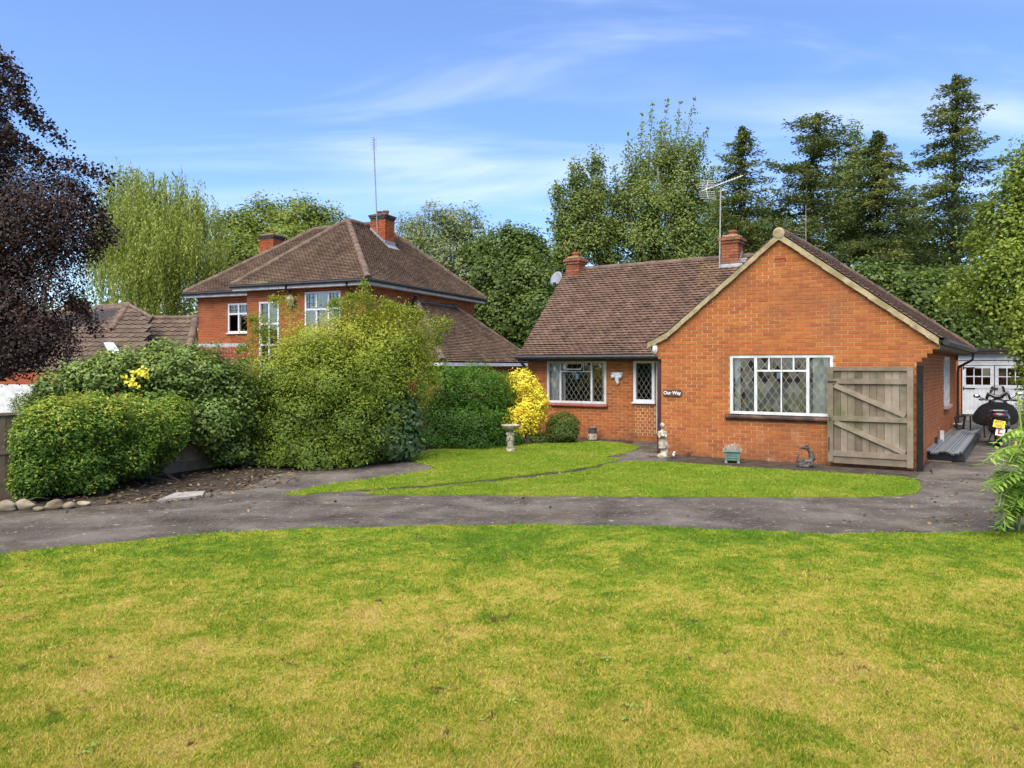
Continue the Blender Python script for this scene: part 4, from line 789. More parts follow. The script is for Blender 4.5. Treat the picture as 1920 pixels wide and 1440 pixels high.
b = MB(); w0, w1_ = Vector(P(-60, 697, 26.3)), Vector(P(300, 697, 26.3 - 0.2)); b.slab([Vector((w0.x, w0.y, 0)), Vector((w1_.x, w1_.y, 0)), Vector((w1_.x, w1_.y, 1.66)), Vector((w0.x, w0.y, 1.66))], (0, 0.2, 0)); b.build('wall', M_brick_far, lh); lh.children[-1]['label'] = 'pale orange brick wall'
b = MB(); q0 = Vector(P(-60, 690, 25)); b.slab([Vector(P(-80, 780, 24.9)), Vector(P(62, 780, 24.9)), Vector(P(62, 722, 24.9)), Vector(P(-80, 720, 24.9))], (0, 0.3, 0)); b.build('garage_door', M_white, lh)
b = MB(); pc = P(145, 590, 33); b.box(pc[0] - .35, pc[1] - .3, 3, pc[0] + .35, pc[1] + .3, 4.5); b.build('chimney', M_brick_far, lh)

# ---------------------------------------------------------------- garage at the end of the drive
gr_ = thing('garage', 'white garage with glazed timber double doors behind the scooter', 'garage', (17.52, 30.54, 0), -TH)
M_gdoor = mat('door_paint', [(0.1, (0.42, 0.42, 0.41)), (0.9, (0.58, 0.58, 0.57))], nscale=3, rough=0.7, bump=0.15, grime=[((0.3, 0.29, 0.26), 6, .62, .8)])
for dxi in range(2):
    dr = bpy.data.objects.new('door', None); link(dr, gr_); dr.location = (0.02 + dxi * 1.08, 0, 0); f = MB(); f.box(0, 0, 0.02, .12, .05, 1.9); f.box(.93, 0, .02, 1.05, .05, 1.9); f.box(.121, .002, 1.8, .929, .05, 1.9); f.box(.121, .002, 1.02, .929, .05, 1.16); f.box(.121, .002, .02, .929, .05, .16)
    for c in (1, 2): f.box(.12 + c * .27 - .018, .006, 1.16, .12 + c * .27 + .018, .04, 1.8)
    f.box(.121, .008, 1.462, .929, .038, 1.498); f.build('door_frame', M_gdoor, dr)
    for i in range(6): q = MB(); q.box(.122 + i * .1347, .014 + random.uniform(0, .004), .16, .122 + (i + 1) * .1347 - .006, .03, 1.02, random.random()); q.build('board', M_gdoor, dr)
    for c in range(3):
        for r_ in range(2): p = MB().poly([(0, 0, 0), (.234, 0, 0), (.234, 0, .302), (0, 0, .302)]).build('pane', M_glass, dr); p.location = (.138 + c * .27, .022, 1.16 + r_ * .338); p.rotation_euler = (random.gauss(0, .02), 0, random.gauss(0, .02))
    h = MB(); xs = (.02, .42) if dxi == 0 else (.63, 1.03)
    for z in (1.02, 1.82): h.box(xs[0], -.012, z - .02, xs[1], -.001, z + .02); h.box(xs[0] if dxi == 0 else xs[1] - .04, -.014, z - .07, (xs[0] + .04) if dxi == 0 else xs[1], -.0125, z + .07)
    h.build('hinge', M_black, dr)
b = MB(); b.box(.98, -.03, .98, 1.2, -.016, 1.06); b.build('latch', M_black, gr_)
b = MB(); b.box(-.12, -.02, 1.92, 2.4, .06, 2.08); b.box(-.12, -.03, 2.11, 2.4, .06, 2.36); b.build('lintel_board', M_gdoor, gr_)
b = MB(); b.box(-.45, -.01, 0, -.02, .12, 2.1); b.box(2.2, -.01, 0, 4.2, .12, 2.3); b.box(-.45, .13, 0, -.3, 5, 2.3); b.box(-.45, 1.2, 0, 3, 1.25, 2.3); b.build('wall', M_brick, gr_)
b = MB(); b.box(-.6, -.25, 2.37, 4.4, 5.2, 2.47); b.box(-.6, -.27, 2.46, 4.4, -.1, 2.55); b.build('roof', M_deck, gr_)

# ---------------------------------------------------------------- fence
fn = thing('fence', 'weathered close board timber fence behind the left shrubs', 'fence', (-7.35, 10.8, 0), 0)
A_, B_ = Vector((-7.75, 10.1, 0)), Vector((-5.30, 15.1, 0)); dv = (B_ - A_); Lf = dv.length; du = dv.normalized(); rz = math.atan2(du.y, du.x); fn.location = A_; fn.rotation_euler = (0, 0, rz)
A0 = -3.0
nbd = int((Lf - A0) / 0.095)
for i in range(nbd):
    x = A0 + i * 0.095; b = MB(); b.box(x, -0.012 - (i % 2) * .006, 0.2, x + 0.1, 0.006 - (i % 2) * .006, 1.17, random.random()); b.build('board', M_wood2, fn)
for i in range(5): x = A0 + .4 + i * 1.83; b = MB(); b.box(x, 0.03, 0, x + .09, .12, 1.2, .6); b.build('post', M_wood2, fn)
for z in (0.35, 1.0): b = MB(); b.box(A0, .008, z, Lf, .05, z + .07, .5); b.build('rail', M_wood2, fn)
b = MB(); b.box(A0, -.04, 1.172, Lf, .06, 1.21, .7); b.build('capping', M_wood2, fn); b = MB(); b.box(A0, -.02, 0.0, Lf, .02, .19, .45); b.build('gravel_board', M_wood2, fn)
b = MB(); b.box(A0, -.03, .62, Lf, -.0185, .66, .6); b.build('batten', M_wood2, fn)
# ---------------------------------------------------------------- foliage kit
def unit(a): return a / (np.linalg.norm(a, axis=1, keepdims=True) + 1e-9)
def rdir(n): return unit(rng.normal(size=(n, 3)))
def leaf_mesh(name, c, nrm, L, W, rnd, tan=None, fold=0.18):
    n = len(c); nrm = unit(nrm); t = tan if tan is not None else rng.normal(size=(n, 3)); t = unit(t - nrm * (t * nrm).sum(1, keepdims=True)); b = np.cross(nrm, t)
    L = np.broadcast_to(L, n)[:, None] * (0.7 + 0.6 * rng.random((n, 1))); W = np.broadcast_to(W, n)[:, None] * (0.7 + 0.6 * rng.random((n, 1)))
    V = np.stack([c - t * L * .5, c + b * W * .5 - t * L * .08 + nrm * W * fold, c + t * L * .5, c - b * W * .5 - t * L * .08 + nrm * W * fold], 1).reshape(-1, 3)
    return np_mesh(name, V, np.arange(4 * n).reshape(-1, 4), np.repeat(rnd, 4))
def leafmat(name, stops, rough=0.55, spec=0.3, trans=0.4, big=0.0, bs=0.6):
    if name in MATS: return MATS[name]
    stops = [(p, tuple(min(.8, v * (1.75 if max(c) < .3 else 1.15)) for v in c)) for p, c in stops]
    return mat(name, stops, attr=True, nscale=bs, namt=big or 0.25, rough=rough, spec=spec, trans=trans)
def blob(x, y, Z, rx, ry=None, rd=None):
    k = Z / FPX; ry = ry or rx; return (P(x, y, Z), np.array([rx * k, (rd or rx) * k, ry * k]))
def cloud(blobs, n, per=14, spread=0.12, shell=0.5, up=0.35, flat=0.6, rnd_n=0.75, lump=0.22, zmin=0.05):
    """Leaf centres and normals: small clusters spread through the outer part of lumpy ellipsoids."""
    nc = max(1, n // per); C = np.array([b[0] for b in blobs]); Rr = np.array([b[1] for b in blobs]); w = (Rr.prod(1)) ** (0.72); bi = rng.choice(len(blobs), nc, p=w / w.sum())
    d = rdir(nc); ph = bi * 1.7; lumpy = 1 + lump * np.sin(d[:, 0] * 5 + ph) * np.sin(d[:, 1] * 4 + 2 * ph) + lump * .7 * np.sin(d[:, 2] * 9 + d[:, 0] * 6 + ph)
    r = (shell + (1 - shell) * rng.random(nc) ** 0.6) * lumpy; cc = C[bi] + d * Rr[bi] * r[:, None]
    s = spread * (0.6 + 0.8 * rng.random(nc)); k = np.repeat(np.arange(nc), per); o = rng.normal(size=(len(k), 3)); dd = d[k]
    o -= dd * (o * dd).sum(1, keepdims=True) * flat
    pos = cc[k] + o * s[k][:, None]; nr = dd * 0.75 + np.array([0, 0, up + .2]) + rdir(len(k)) * rnd_n * .75
    rv = np.clip(0.5 * rng.random(nc)[k] + 0.5 * rng.random(len(k)), 0, 1); ok = pos[:, 2] > zmin
    return pos[ok], nr[ok], rv[ok]
def plant(name, label, cat, base, blobs, n, L, W, m, stems=5, sr=0.03, bark=M_bark, group=None, part='foliage', trunk=True, extra=None, shade=0, rv_map=None, **kw):
    t = thing(name, label, cat, base, 0, group); c, nr, rv = cloud(blobs, n, **kw)
    if rv_map is not None: rv = rv_map(c, rv)
    me = leaf_mesh(part, c - np.array(base), nr, L, W, rv); me.materials.append(m); link(bpy.data.objects.new(part, me), t)['kind'] = 'stuff'
    if trunk:
        b = MB(); order = sorted(blobs, key=lambda q: q[0][2])
        for q in random.sample(order, min(stems, len(order))):
            e = Vector(q[0] - np.array(base)); s0 = Vector((random.uniform(-1, 1) * sr * 3, random.uniform(-1, 1) * sr * 3, 0)); md = s0.lerp(e, .5) + Vector((random.uniform(-.1, .1), random.uniform(-.1, .1), .05)) * e.length * .3
            b.tube([s0, md, e], [sr, sr * .7, sr * .25], 6)
        b.build('stem', bark, t)
    if extra: extra(t)
    return t
def trunk_tree(t, base, blobs, r0, bark, lean=(0, 0), htop=None, twigs=3):
    base = Vector(base); zs = [q[0][2] for q in blobs]; top = htop or max(zs); b = MB(); cx = sum(q[0][0] for q in blobs) / len(blobs) - base.x; cyy = sum(q[0][1] for q in blobs) / len(blobs) - base.y
    pts = []; nseg = 7
    for i in range(nseg + 1): f = i / nseg; pts.append(Vector((cx * f * f + random.uniform(-.12, .12) * f, cyy * f * f, top * 0.96 * f)))
    b.tube(pts, [r0 * (1 - .85 * i / nseg) + .012 for i in range(nseg + 1)], 9); b.build('trunk', bark, t); l = MB()
    for q in blobs:
        e = Vector(q[0]) - base; f = max(.15, min(.85, (e.z - q[1][2] * .6) / top - .12)); i = int(f * nseg); s0 = pts[i].lerp(pts[i + 1], f * nseg - i); rr = r0 * (1 - .85 * f) * .55
        for k in range(twigs):
            e2 = e + Vector((random.uniform(-1, 1) * q[1][0], random.uniform(-1, 1) * q[1][1], random.uniform(-.4, .9) * q[1][2])) * .75; md = s0.lerp(e2, .5) + Vector((0, 0, -.06 * (e2 - s0).length))
            l.tube([s0, md, e2], [rr, rr * .6, .012], 5)
    l.build('limb', bark, t, kind='stuff')
def tree(name, label, base, blobs, n, L, W, m, r0=.18, bark=M_bark, group='background trees', htop=None, **kw):
    t = thing(name, label, 'tree', base, 0, group); c, nr, rv = cloud(blobs, n, **kw)
    me = leaf_mesh('crown', c - np.array(base), nr, L, W, rv); me.materials.append(m); link(bpy.data.objects.new('crown', me), t); trunk_tree(t, base, blobs, r0, bark, htop=htop); return t
def base_of(x, Z): return (float(P(x, 0, Z)[0]), float(Z), 0.0)
g3 = lambda a, b, c, d: [(0.0, a), (0.35, b), (0.7, c), (1.0, d)]
M_lf_mid = leafmat('leaf_mid_green', g3((0.04, 0.06, 0.010), (0.08, 0.11, 0.016), (0.125, 0.155, 0.024), (0.18, 0.20, 0.04)), bs=.25)
M_lf_grey = leafmat('leaf_grey_green', g3((0.06, 0.08, 0.03), (0.10, 0.125, 0.045), (0.145, 0.165, 0.06), (0.20, 0.20, 0.09)), bs=.25)
M_lf_dark = leafmat('leaf_dark_green', g3((0.024, 0.043, 0.010), (0.050, 0.080, 0.016), (0.08, 0.115, 0.022), (0.13, 0.16, 0.035)), bs=.3)
M_lf_pop = leafmat('leaf_poplar', g3((0.046, 0.070, 0.016), (0.09, 0.126, 0.026), (0.135, 0.165, 0.038), (0.19, 0.205, 0.065)), bs=.3)
M_lf_con = leafmat('needle_green', g3((0.020, 0.034, 0.010), (0.042, 0.062, 0.017), (0.08, 0.10, 0.024), (0.15, 0.145, 0.036)), rough=.7, trans=.35, bs=.3)
M_lf_will = leafmat('leaf_willow', g3((0.075, 0.10, 0.016), (0.125, 0.155, 0.024), (0.175, 0.20, 0.035), (0.25, 0.265, 0.06)), bs=.3)
M_lf_cop = leafmat('leaf_copper', g3((0.009, 0.006, 0.0055), (0.018, 0.011, 0.0095), (0.032, 0.019, 0.0155), (0.06, 0.038, 0.028)), rough=.55, spec=.2, trans=.12)
M_lf_lime = leafmat('leaf_bright_green', g3((0.05, 0.08, 0.012), (0.105, 0.145, 0.018), (0.165, 0.195, 0.028), (0.25, 0.26, 0.05)), bs=.3)
# ---------------------------------------------------------------- trees
Z = 50
tree('broadleaf_tree', 'rounded mid green tree behind the neighbour house left chimney', base_of(540, Z), [blob(x, y, Z + dz_, r) for x, y, r, dz_ in ((440, 440, 46, 0), (500, 425, 52, 2), (560, 420, 50, 0), (612, 425, 38, 1), (640, 450, 30, 0), (470, 500, 60, -2), (545, 490, 70, -3), (420, 520, 45, 0), (610, 490, 55, 0), (430, 580, 50, 0))], 46000, .2, .14, M_lf_mid, .3, per=16, spread=.32)
tree('broadleaf_tree', 'dark green tree just left of the bungalow roof', base_of(965, 42), [blob(x, y, 42 + d_, r) for x, y, r, d_ in ((955, 465, 42, 0), (990, 470, 36, 0), (930, 520, 46, 0), (990, 530, 55, -1), (1035, 520, 32, 1), (945, 590, 55, -1), (1000, 600, 60, -2), (960, 640, 50, 0), (900, 480, 28, 2))], 46000, .18, .13, M_lf_dark, .25, per=16, spread=.28)
tree('birch_tree', 'grey green feathery tree with pale limbs behind the neighbour roof', base_of(850, 46), [blob(x, y, 46 + d_, r) for x, y, r, d_ in ((770, 440, 34, 1), (815, 430, 46, 0), (862, 425, 40, 0), (890, 460, 42, 0), (820, 490, 60, -1), (885, 520, 58, -1), (765, 480, 38, 0), (920, 570, 45, 0), (850, 560, 60, 0))], 26000, .2, .10, M_lf_grey, .22, M_bark_l, per=18, spread=.3, shell=.3)
def sprays(t, base, Z, lines, m, L, W, per=26, k=12, w0=.32, w1=.05, bow=0, lo=.2):
    sp = []; b = MB()
    for x0_, y0_, x1_, y1_ in lines:
        zd = Z + random.uniform(-1, 1) * .02 * Z; pr = None
        for i in range(k):
            f = i / (k - 1); p = P(x0_ + (x1_ - x0_) * f + bow * math.sin(f * 3.1), y0_ + (y1_ - y0_) * f, zd) ; w_ = w0 * (1 - f) + w1
            if i % 3 == 0 or random.random() > .25: sp.append(p + rng.normal(size=(int(per * (1.15 - f * .6)), 3)) * np.array([w_, w_, w_ * .8]))
            if pr is not None: b.tube([Vector(pr) - Vector(base), Vector(p) - Vector(base)], .02 * (1.2 - f), 4, cap=False)
            pr = p
    sp = np.concatenate(sp); me = leaf_mesh('spray', sp - np.array(base), rng.normal(size=(len(sp), 3)) + np.array([0, -.2, .5]), L, W, np.clip(rng.random(len(sp)) * .8 + lo, 0, 1)); me.materials.append(m); link(bpy.data.objects.new('spray', me), t)['kind'] = 'stuff'; b.build('twig', M_bark, t, kind='stuff')
pt = tree('poplar_tree', 'tall poplar with ragged pointed tops behind the bungalow ridge', base_of(1235, 44), [blob(x, y, 44 + d_, rx, ry) for x, y, rx, ry, d_ in ((1200, 330, 26, 46, 0), (1250, 305, 30, 60, 1), (1290, 310, 26, 55, 0), (1165, 375, 24, 36, 0), (1215, 385, 40, 50, -1), (1270, 375, 40, 54, 0), (1308, 370, 22, 40, 0), (1150, 430, 34, 38, 0), (1215, 445, 48, 46, -1), (1285, 435, 42, 44, 0), (1140, 475, 36, 30, 0), (1210, 500, 60, 30, 0), (1320, 460, 30, 30, 0), (1270, 490, 50, 34, 0))], 46000, .15, .11, M_lf_pop, .24, M_bark_l, per=14, spread=.30, shell=.1, lump=.35)
sprays(pt, base_of(1235, 44), 44, [(1160, 380, 1150, 300), (1180, 340, 1178, 250), (1200, 320, 1204, 214), (1215, 320, 1224, 196), (1240, 300, 1252, 188), (1262, 300, 1276, 192), (1280, 290, 1302, 186), (1300, 330, 1327, 240), (1305, 380, 1338, 320), (1150, 420, 1138, 350), (1230, 330, 1240, 230), (1290, 320, 1312, 260), (1140, 440, 1122, 400)], M_lf_pop, .15, .10)
pt = tree('poplar_tree', 'slender young poplar left of the tall ragged poplar', base_of(1085, 43), [blob(x, y, 43 + d_, rx, ry) for x, y, rx, ry, d_ in ((1048, 370, 11, 30, 0), (1080, 330, 13, 34, 0), (1118, 312, 13, 36, 0), (1060, 420, 22, 40, 0), (1090, 385, 26, 44, 0), (1120, 370, 20, 42, 1), (1075, 460, 32, 30, 0), (1110, 440, 30, 40, 0), (1050, 480, 24, 28, 0))], 17000, .15, .11, M_lf_pop, .14, M_bark_l, per=12, spread=.24, shell=.2, lump=.3)
sprays(pt, base_of(1085, 43), 43, [(1055, 430, 1042, 340), (1075, 400, 1074, 312), (1100, 390, 1098, 330), (1115, 380, 1121, 298), (1050, 450, 1028, 410), (1120, 400, 1132, 340)], M_lf_pop, .14, .10, w0=.26)
tree('birch_tree', 'thin sparse birch between the dark conifers', base_of(1592, 50), [blob(x, y, 50, rx, ry) for x, y, rx, ry in ((1598, 255, 12, 34), (1612, 300, 20, 40), (1580, 330, 24, 44), (1605, 380, 28, 40), (1570, 400, 26, 40), (1590, 440, 30, 36))], 8000, .2, .13, M_lf_pop, .12, M_bark_l, per=10, spread=.3, shell=.1)
def conifer(label, x, yt, Z, Rm, nbr, lv, seed, lean=0.0, q0=0.02, gaps=0.25, up=0.0, yb=560, droop=.25, taper=.75):
    t = thing('conifer_tree', label, 'tree', base_of(x, Z), 0, 'background trees'); rs = np.random.default_rng(seed); H = float(P(x, yt, Z)[2]); b = MB(); tp = [Vector((lean * f * f, .0, H * f)) for f in np.linspace(0, 1, 9)]
    b.tube(tp, [.24 * (1 - f * .93) + .01 for f in np.linspace(0, 1, 9)], 8); b.build('trunk', M_bark, t)
    zb = float(P(x, yb, Z)[2]); C, N, T, S, Rv = [], [], [], [], []; br = MB()
    for i in range(nbr):
        q = q0 + (1 - q0) * (i + rs.random()) / nbr; z = H - (H - zb) * q
        if rs.random() < gaps * .5: continue
        f = z / H; s0 = np.array([lean * f * f, 0, z]); az = rs.random() * 2 * np.pi; ln_ = Rm * (q ** taper) * (0.45 + .75 * rs.random()) + .25; d = np.array([np.cos(az), np.sin(az), 0]); nS = max(4, int(ln_ * 5)); rv0 = rs.random() * .75
        pr = None
        for k in range(nS):
            g_ = (k + .8) / nS; p = s0 + d * ln_ * g_ + np.array([0, 0, ln_ * (up * g_ - droop * g_ ** 1.4 + .16 * g_ ** 3)])
            if k % 2 == 0 and pr is not None: br.tube([Vector(pr), Vector(p)], [.03 * (1.1 - g_), .025 * (1.05 - g_)], 4, cap=False)
            if pr is None or k % 2 == 0: pr = p
            if g_ < .18: continue
            m_ = lv; side = np.array([-d[1], d[0], 0]); wd = .16 * ln_ * (1.15 - g_) + .10
            o = rs.normal(size=(m_, 1)) * side * wd + rs.normal(size=(m_, 3)) * np.array([.1, .1, .06]) + d * (rs.random((m_, 1)) - .5) * ln_ / nS
            hang = rs.random((m_, 1)) ** 2 * .28; o[:, 2:] -= hang
            C.append(p + o); N.append(np.array([0, 0, 1.0]) + rs.normal(size=(m_, 3)) * .55); T.append(d * .8 + np.sign(o @ side)[:, None] * side * .6 + rs.normal(size=(m_, 3)) * .35 + np.array([0, 0, -.25])); Rv.append(np.clip(rv0 + .4 * rs.random(m_), 0, 1))
    # leader and inner foliage round the trunk
    m_ = int(nbr * lv * 1.2); zz_ = zb + (H - zb) * rs.random(m_); w_ = .10 + .10 * Rm * (1 - (zz_ - zb) / (H - zb)); C.append(np.stack([lean * (zz_ / H) ** 2 + rs.normal(size=m_) * w_, rs.normal(size=m_) * w_, zz_], 1)); N.append(rs.normal(size=(m_, 3))); T.append(rs.normal(size=(m_, 3))); Rv.append(rs.random(m_) * .5)
    C, N, T, Rv = map(np.concatenate, (C, N, T, Rv)); me = leaf_mesh('crown', C, N, .26, .09, Rv, T); me.materials.append(M_lf_con); link(bpy.data.objects.new('crown', me), t); br.build('limb', M_bark, t, kind='stuff'); return t
conifer('dark spruce behind the larger bungalow chimney', 1385, 238, 48, 3.9, 130, 15, 1, .2, droop=.18)
conifer('ragged wind swept conifer above the gable apex', 1505, 212, 46, 3.9, 140, 16, 2, .9, gaps=.35, droop=.1, taper=.4, up=.1)
conifer('pointed dark spruce to the right of the gable', 1645, 246, 46, 4.3, 165, 16, 3, .0, droop=.3)
conifer('tallest conifer with a ragged sparse crown at right', 1785, 140, 47, 4.6, 150, 16, 4, .3, gaps=.4, droop=.2, taper=.6)
tree('broadleaf_tree', 'pale green tree low behind the gable between the spruces', base_of(1440, 52), [blob(x, y, 52 + d_, rx, ry) for x, y, rx, ry, d_ in ((1350, 410, 40, 50, 0), (1400, 440, 48, 40, 0), (1455, 430, 44, 44, 1), (1350, 470, 50, 34, 0), (1440, 490, 60, 34, 0), (1340, 360, 22, 40, 1))], 15000, .2, .14, M_lf_pop, .2, per=14, spread=.35, shell=.15, lump=.35)
tree('broadleaf_tree', 'olive green tree low behind the right roof slope', base_of(1700, 52), [blob(x, y, 52 + d_, rx, ry) for x, y, rx, ry, d_ in ((1580, 450, 46, 44, 0), (1640, 470, 56, 40, 0), (1710, 430, 44, 60, 1), (1740, 480, 56, 50, 0), (1830, 440, 46, 60, 0), (1680, 510, 60, 36, 0))], 18000, .2, .14, M_lf_mid, .2, per=14, spread=.35, shell=.15, lump=.35)
dt = thing('bare_tree', 'thin bare dead sapling rising behind the gable apex', 'tree', base_of(1511, 36), 0); b = MB(); H = float(P(1511, 385, 36)[2]); b.tube([(0, 0, 0), (0, 0, H)], [.06, .012], 6)
for i in range(26): z = H * (.55 + .43 * random.random()); a = random.random() * 6.28; l = (H - z) * .28 + .25; b.tube([(0, 0, z), (math.cos(a) * l, math.sin(a) * l, z + l * random.uniform(.0, .4))], [.012, .005], 4)
b.build('trunk', M_bark_l, dt)
# weeping willow
wt = thing('willow_tree', 'pale yellow green weeping willow behind the low house', 'tree', base_of(290, 42), 0, 'background trees'); wb = [blob(x, y, 42 + d_, r) for x, y, r, d_ in ((235, 350, 46, 0), (280, 355, 50, -1), (335, 370, 46, 0), (360, 400, 50, 1), (250, 420, 66, -2), (320, 440, 72, -3), (390, 470, 32, 0), (200, 450, 46, 0), (290, 500, 76, -3))]
cs, _, rv = cloud(wb, 2600, per=2, spread=.3, shell=.35, zmin=1.5); C, N, T, Rv = [], [], [], []
for p, r_ in zip(cs, rv):
    ln_ = rng.uniform(.8, 3.2); m_ = int(ln_ * 10); f = (np.arange(m_) + rng.random(m_)) / m_; sw = rng.normal(size=2) * .12
    C.append(np.stack([p[0] + sw[0] * f + rng.normal(size=m_) * .05, p[1] + sw[1] * f + rng.normal(size=m_) * .05, p[2] - ln_ * f], 1)); T.append(np.stack([rng.normal(size=m_) * .35, rng.normal(size=m_) * .35, -np.ones(m_)], 1)); N.append(rng.normal(size=(m_, 3)) + np.array([0, -.5, .2])); Rv.append(np.clip(r_ * .6 + .4 * rng.random(m_), 0, 1))
C, N, T, Rv = map(np.concatenate, (C, N, T, Rv)); bw = np.array(base_of(290, 42)); ok = C[:, 2] > .5; me = leaf_mesh('crown', (C - bw)[ok], N[ok], .21, .065, Rv[ok], T[ok]); me.materials.append(M_lf_will); link(bpy.data.objects.new('crown', me), wt); trunk_tree(wt, bw, wb, .3, M_bark)
# copper beech hanging in from the left
cb = [blob(x, y, Z_, rx, ry, rd) for x, y, Z_, rx, ry, rd in ((-70, 330, 17, 105, 170, 140), (40, 420, 16.5, 110, 120, 100), (110, 400, 16.5, 85, 95, 80), (60, 560, 16.5, 100, 110, 90), (0, 630, 16, 90, 85, 90), (-90, 500, 17, 160, 210, 180), (-120, 250, 17, 130, 190, 150), (75, 640, 16.3, 62, 66, 60), (150, 430, 16.4, 50, 60, 50), (-60, 210, 16.7, 60, 90, 60))]
ct_ = tree('copper_beech', 'dark purple copper beech hanging in at the left edge', base_of(-140, 17.5), cb, 100000, .066, .046, M_lf_cop, .3, group=None, per=22, spread=.16, shell=.45, up=.2, lump=.16)
sp = []; rvv = []
for (x0_, y0_, x1_, y1_) in ((-10, 170, 120, 262), (-20, 90, 48, 165), (0, 250, 75, 290), (60, 300, 210, 330), (120, 330, 214, 440), (130, 560, 178, 610), (-10, 130, 70, 230)):
    for i in range(16): f = i / 15; y = y0_ + (y1_ - y0_) * f + 14 * math.sin(f * 3.1) * -1; p = P(x0_ + (x1_ - x0_) * f, y, 16.5); sp.append(p + rng.normal(size=(34, 3)) * np.array([.10, .14, .09]) - np.array([0, 0, .1]))
sp = np.concatenate(sp); me = leaf_mesh('spray', sp - np.array(base_of(-140, 17.5)), rng.normal(size=(len(sp), 3)) + np.array([0, 0, .8]), .085, .06, rng.random(len(sp))); me.materials.append(M_lf_cop); link(bpy.data.objects.new('spray', me), ct_)
# bright tree at right and the dark thicket behind the bungalow
tree('maple_tree', 'bright yellow green leafy tree at the right edge', base_of(1985, 22), [blob(x, y, 22 + d_, r) for x, y, r, d_ in ((1912, 350, 36, 0), (1945, 300, 40, 0), (1862, 400, 28, 1), (1910, 430, 48, 0), (1830, 455, 20, 1), (1880, 500, 46, -.5), (1950, 520, 70, 0), (1822, 520, 24, 1), (1860, 560, 42, 0), (1925, 590, 44, -1), (1970, 420, 90, 1), (1925, 650, 24, -1.5), (1950, 700, 34, -1.5), (1955, 770, 34, -2), (1790, 555, 20, 1))], 38000, .11, .08, M_lf_lime, .22, group=None, per=14, spread=.2, shell=.15, lump=.4)
plant('shrub', 'dark leafy thicket behind the right slope of the bungalow roof', 'shrub', base_of(1720, 33), [blob(x, y, 33 + d_, r) for x, y, r, d_ in ((1620, 530, 42, 0), (1670, 545, 48, 0), (1720, 560, 52, 0), (1770, 560, 56, 1), (1815, 590, 50, 1), (1740, 620, 60, 0), (1800, 640, 52, 0), (1860, 640, 50, 2), (1900, 640, 60, 2), (1680, 600, 60, 0))], 24000, .2, .14, M_lf_dark, per=16, spread=.26, shell=.4)
wd_ = [blob(x, 640 + 18 * math.sin(x * .02), 66, 110, 95, 60) for x in range(-300, 2300, 110)]
c, nr, rv = cloud(wd_, 36000, per=16, spread=.6, shell=.6); me = leaf_mesh('woodland', c, nr, .55, .38, rv); me.materials.append(M_lf_dark); tag(link(bpy.data.objects.new('woodland', me)), 'dark band of distant woodland behind the houses', 'woodland', kind='stuff')
# ---------------------------------------------------------------- shrubs and hedges
M_sh_var = leafmat('leaf_variegated', [(0.0, (0.022, 0.050, 0.010)), (0.40, (0.050, 0.105, 0.012)), (0.60, (0.115, 0.175, 0.018)), (0.70, (0.31, 0.34, 0.04)), (1.0, (0.50, 0.48, 0.11))], big=.1)
M_sh_lau = leafmat('leaf_glossy', g3((0.022, 0.040, 0.010), (0.052, 0.086, 0.016), (0.095, 0.135, 0.025), (0.18, 0.21, 0.045)), rough=.42, spec=.3, trans=.25)
M_sh_gold = leafmat('leaf_golden', g3((0.016, 0.034, 0.005), (0.048, 0.082, 0.009), (0.125, 0.16, 0.014), (0.285, 0.255, 0.028)), bs=.8, big=.35)
M_sh_cam = leafmat('leaf_camellia', g3((0.012, 0.028, 0.010), (0.026, 0.052, 0.017), (0.048, 0.082, 0.028), (0.09, 0.125, 0.055)), rough=.45, spec=.3, trans=.1)
M_sh_hed = leafmat('leaf_hedge', g3((0.012, 0.034, 0.004), (0.032, 0.078, 0.006), (0.065, 0.130, 0.008), (0.15, 0.21, 0.015)), bs=1.0)
M_sh_yel = leafmat('leaf_yellow', [(0.0, (0.08, 0.11, 0.012)), (0.15, (0.40, 0.35, 0.02)), (0.4, (0.68, 0.54, 0.03)), (1.0, (0.8, 0.68, 0.10))], trans=.3)
M_sh_box = leafmat('leaf_box', g3((0.022, 0.042, 0.008), (0.045, 0.072, 0.012), (0.075, 0.105, 0.018), (0.13, 0.16, 0.03)))
def toplight(z0, z1, lo=0.0, hi=0.25):              # paler leaf colour with height: paints in light from above, plus naturally yellow tips
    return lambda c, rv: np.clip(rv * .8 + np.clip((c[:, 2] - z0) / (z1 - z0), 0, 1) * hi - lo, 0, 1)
def hz(x): return 12.7 / ((960 - x) / FPX + .49) - .75      # just in front of the fence line
plant('shrub', 'low variegated hedge with cream tipped leaves beside the fence end', 'hedge', (*G(180, 928), 0), [blob(x, y, hz(x) + dz_, rx, ry, rd) for x, y, dz_, rx, ry, rd in ((66, 825, 0, 40, 60, 40), (110, 805, 0, 66, 62, 50), (170, 795, 0, 74, 58, 50), (240, 800, 0, 74, 58, 50), (300, 812, 0, 52, 50, 44), (120, 865, 0, 72, 46, 50), (210, 850, 0, 80, 36, 50), (66, 880, 0, 38, 46, 40), (130, 900, .1, 80, 30, 50), (60, 905, .1, 36, 26, 36), (320, 780, .1, 36, 36, 36))], 64000, .058, .026, M_sh_var, per=10, spread=.06, shell=.66, up=.5, lump=.08, stems=5, sr=.018, rv_map=toplight(.6, 1.5, .0, .27))
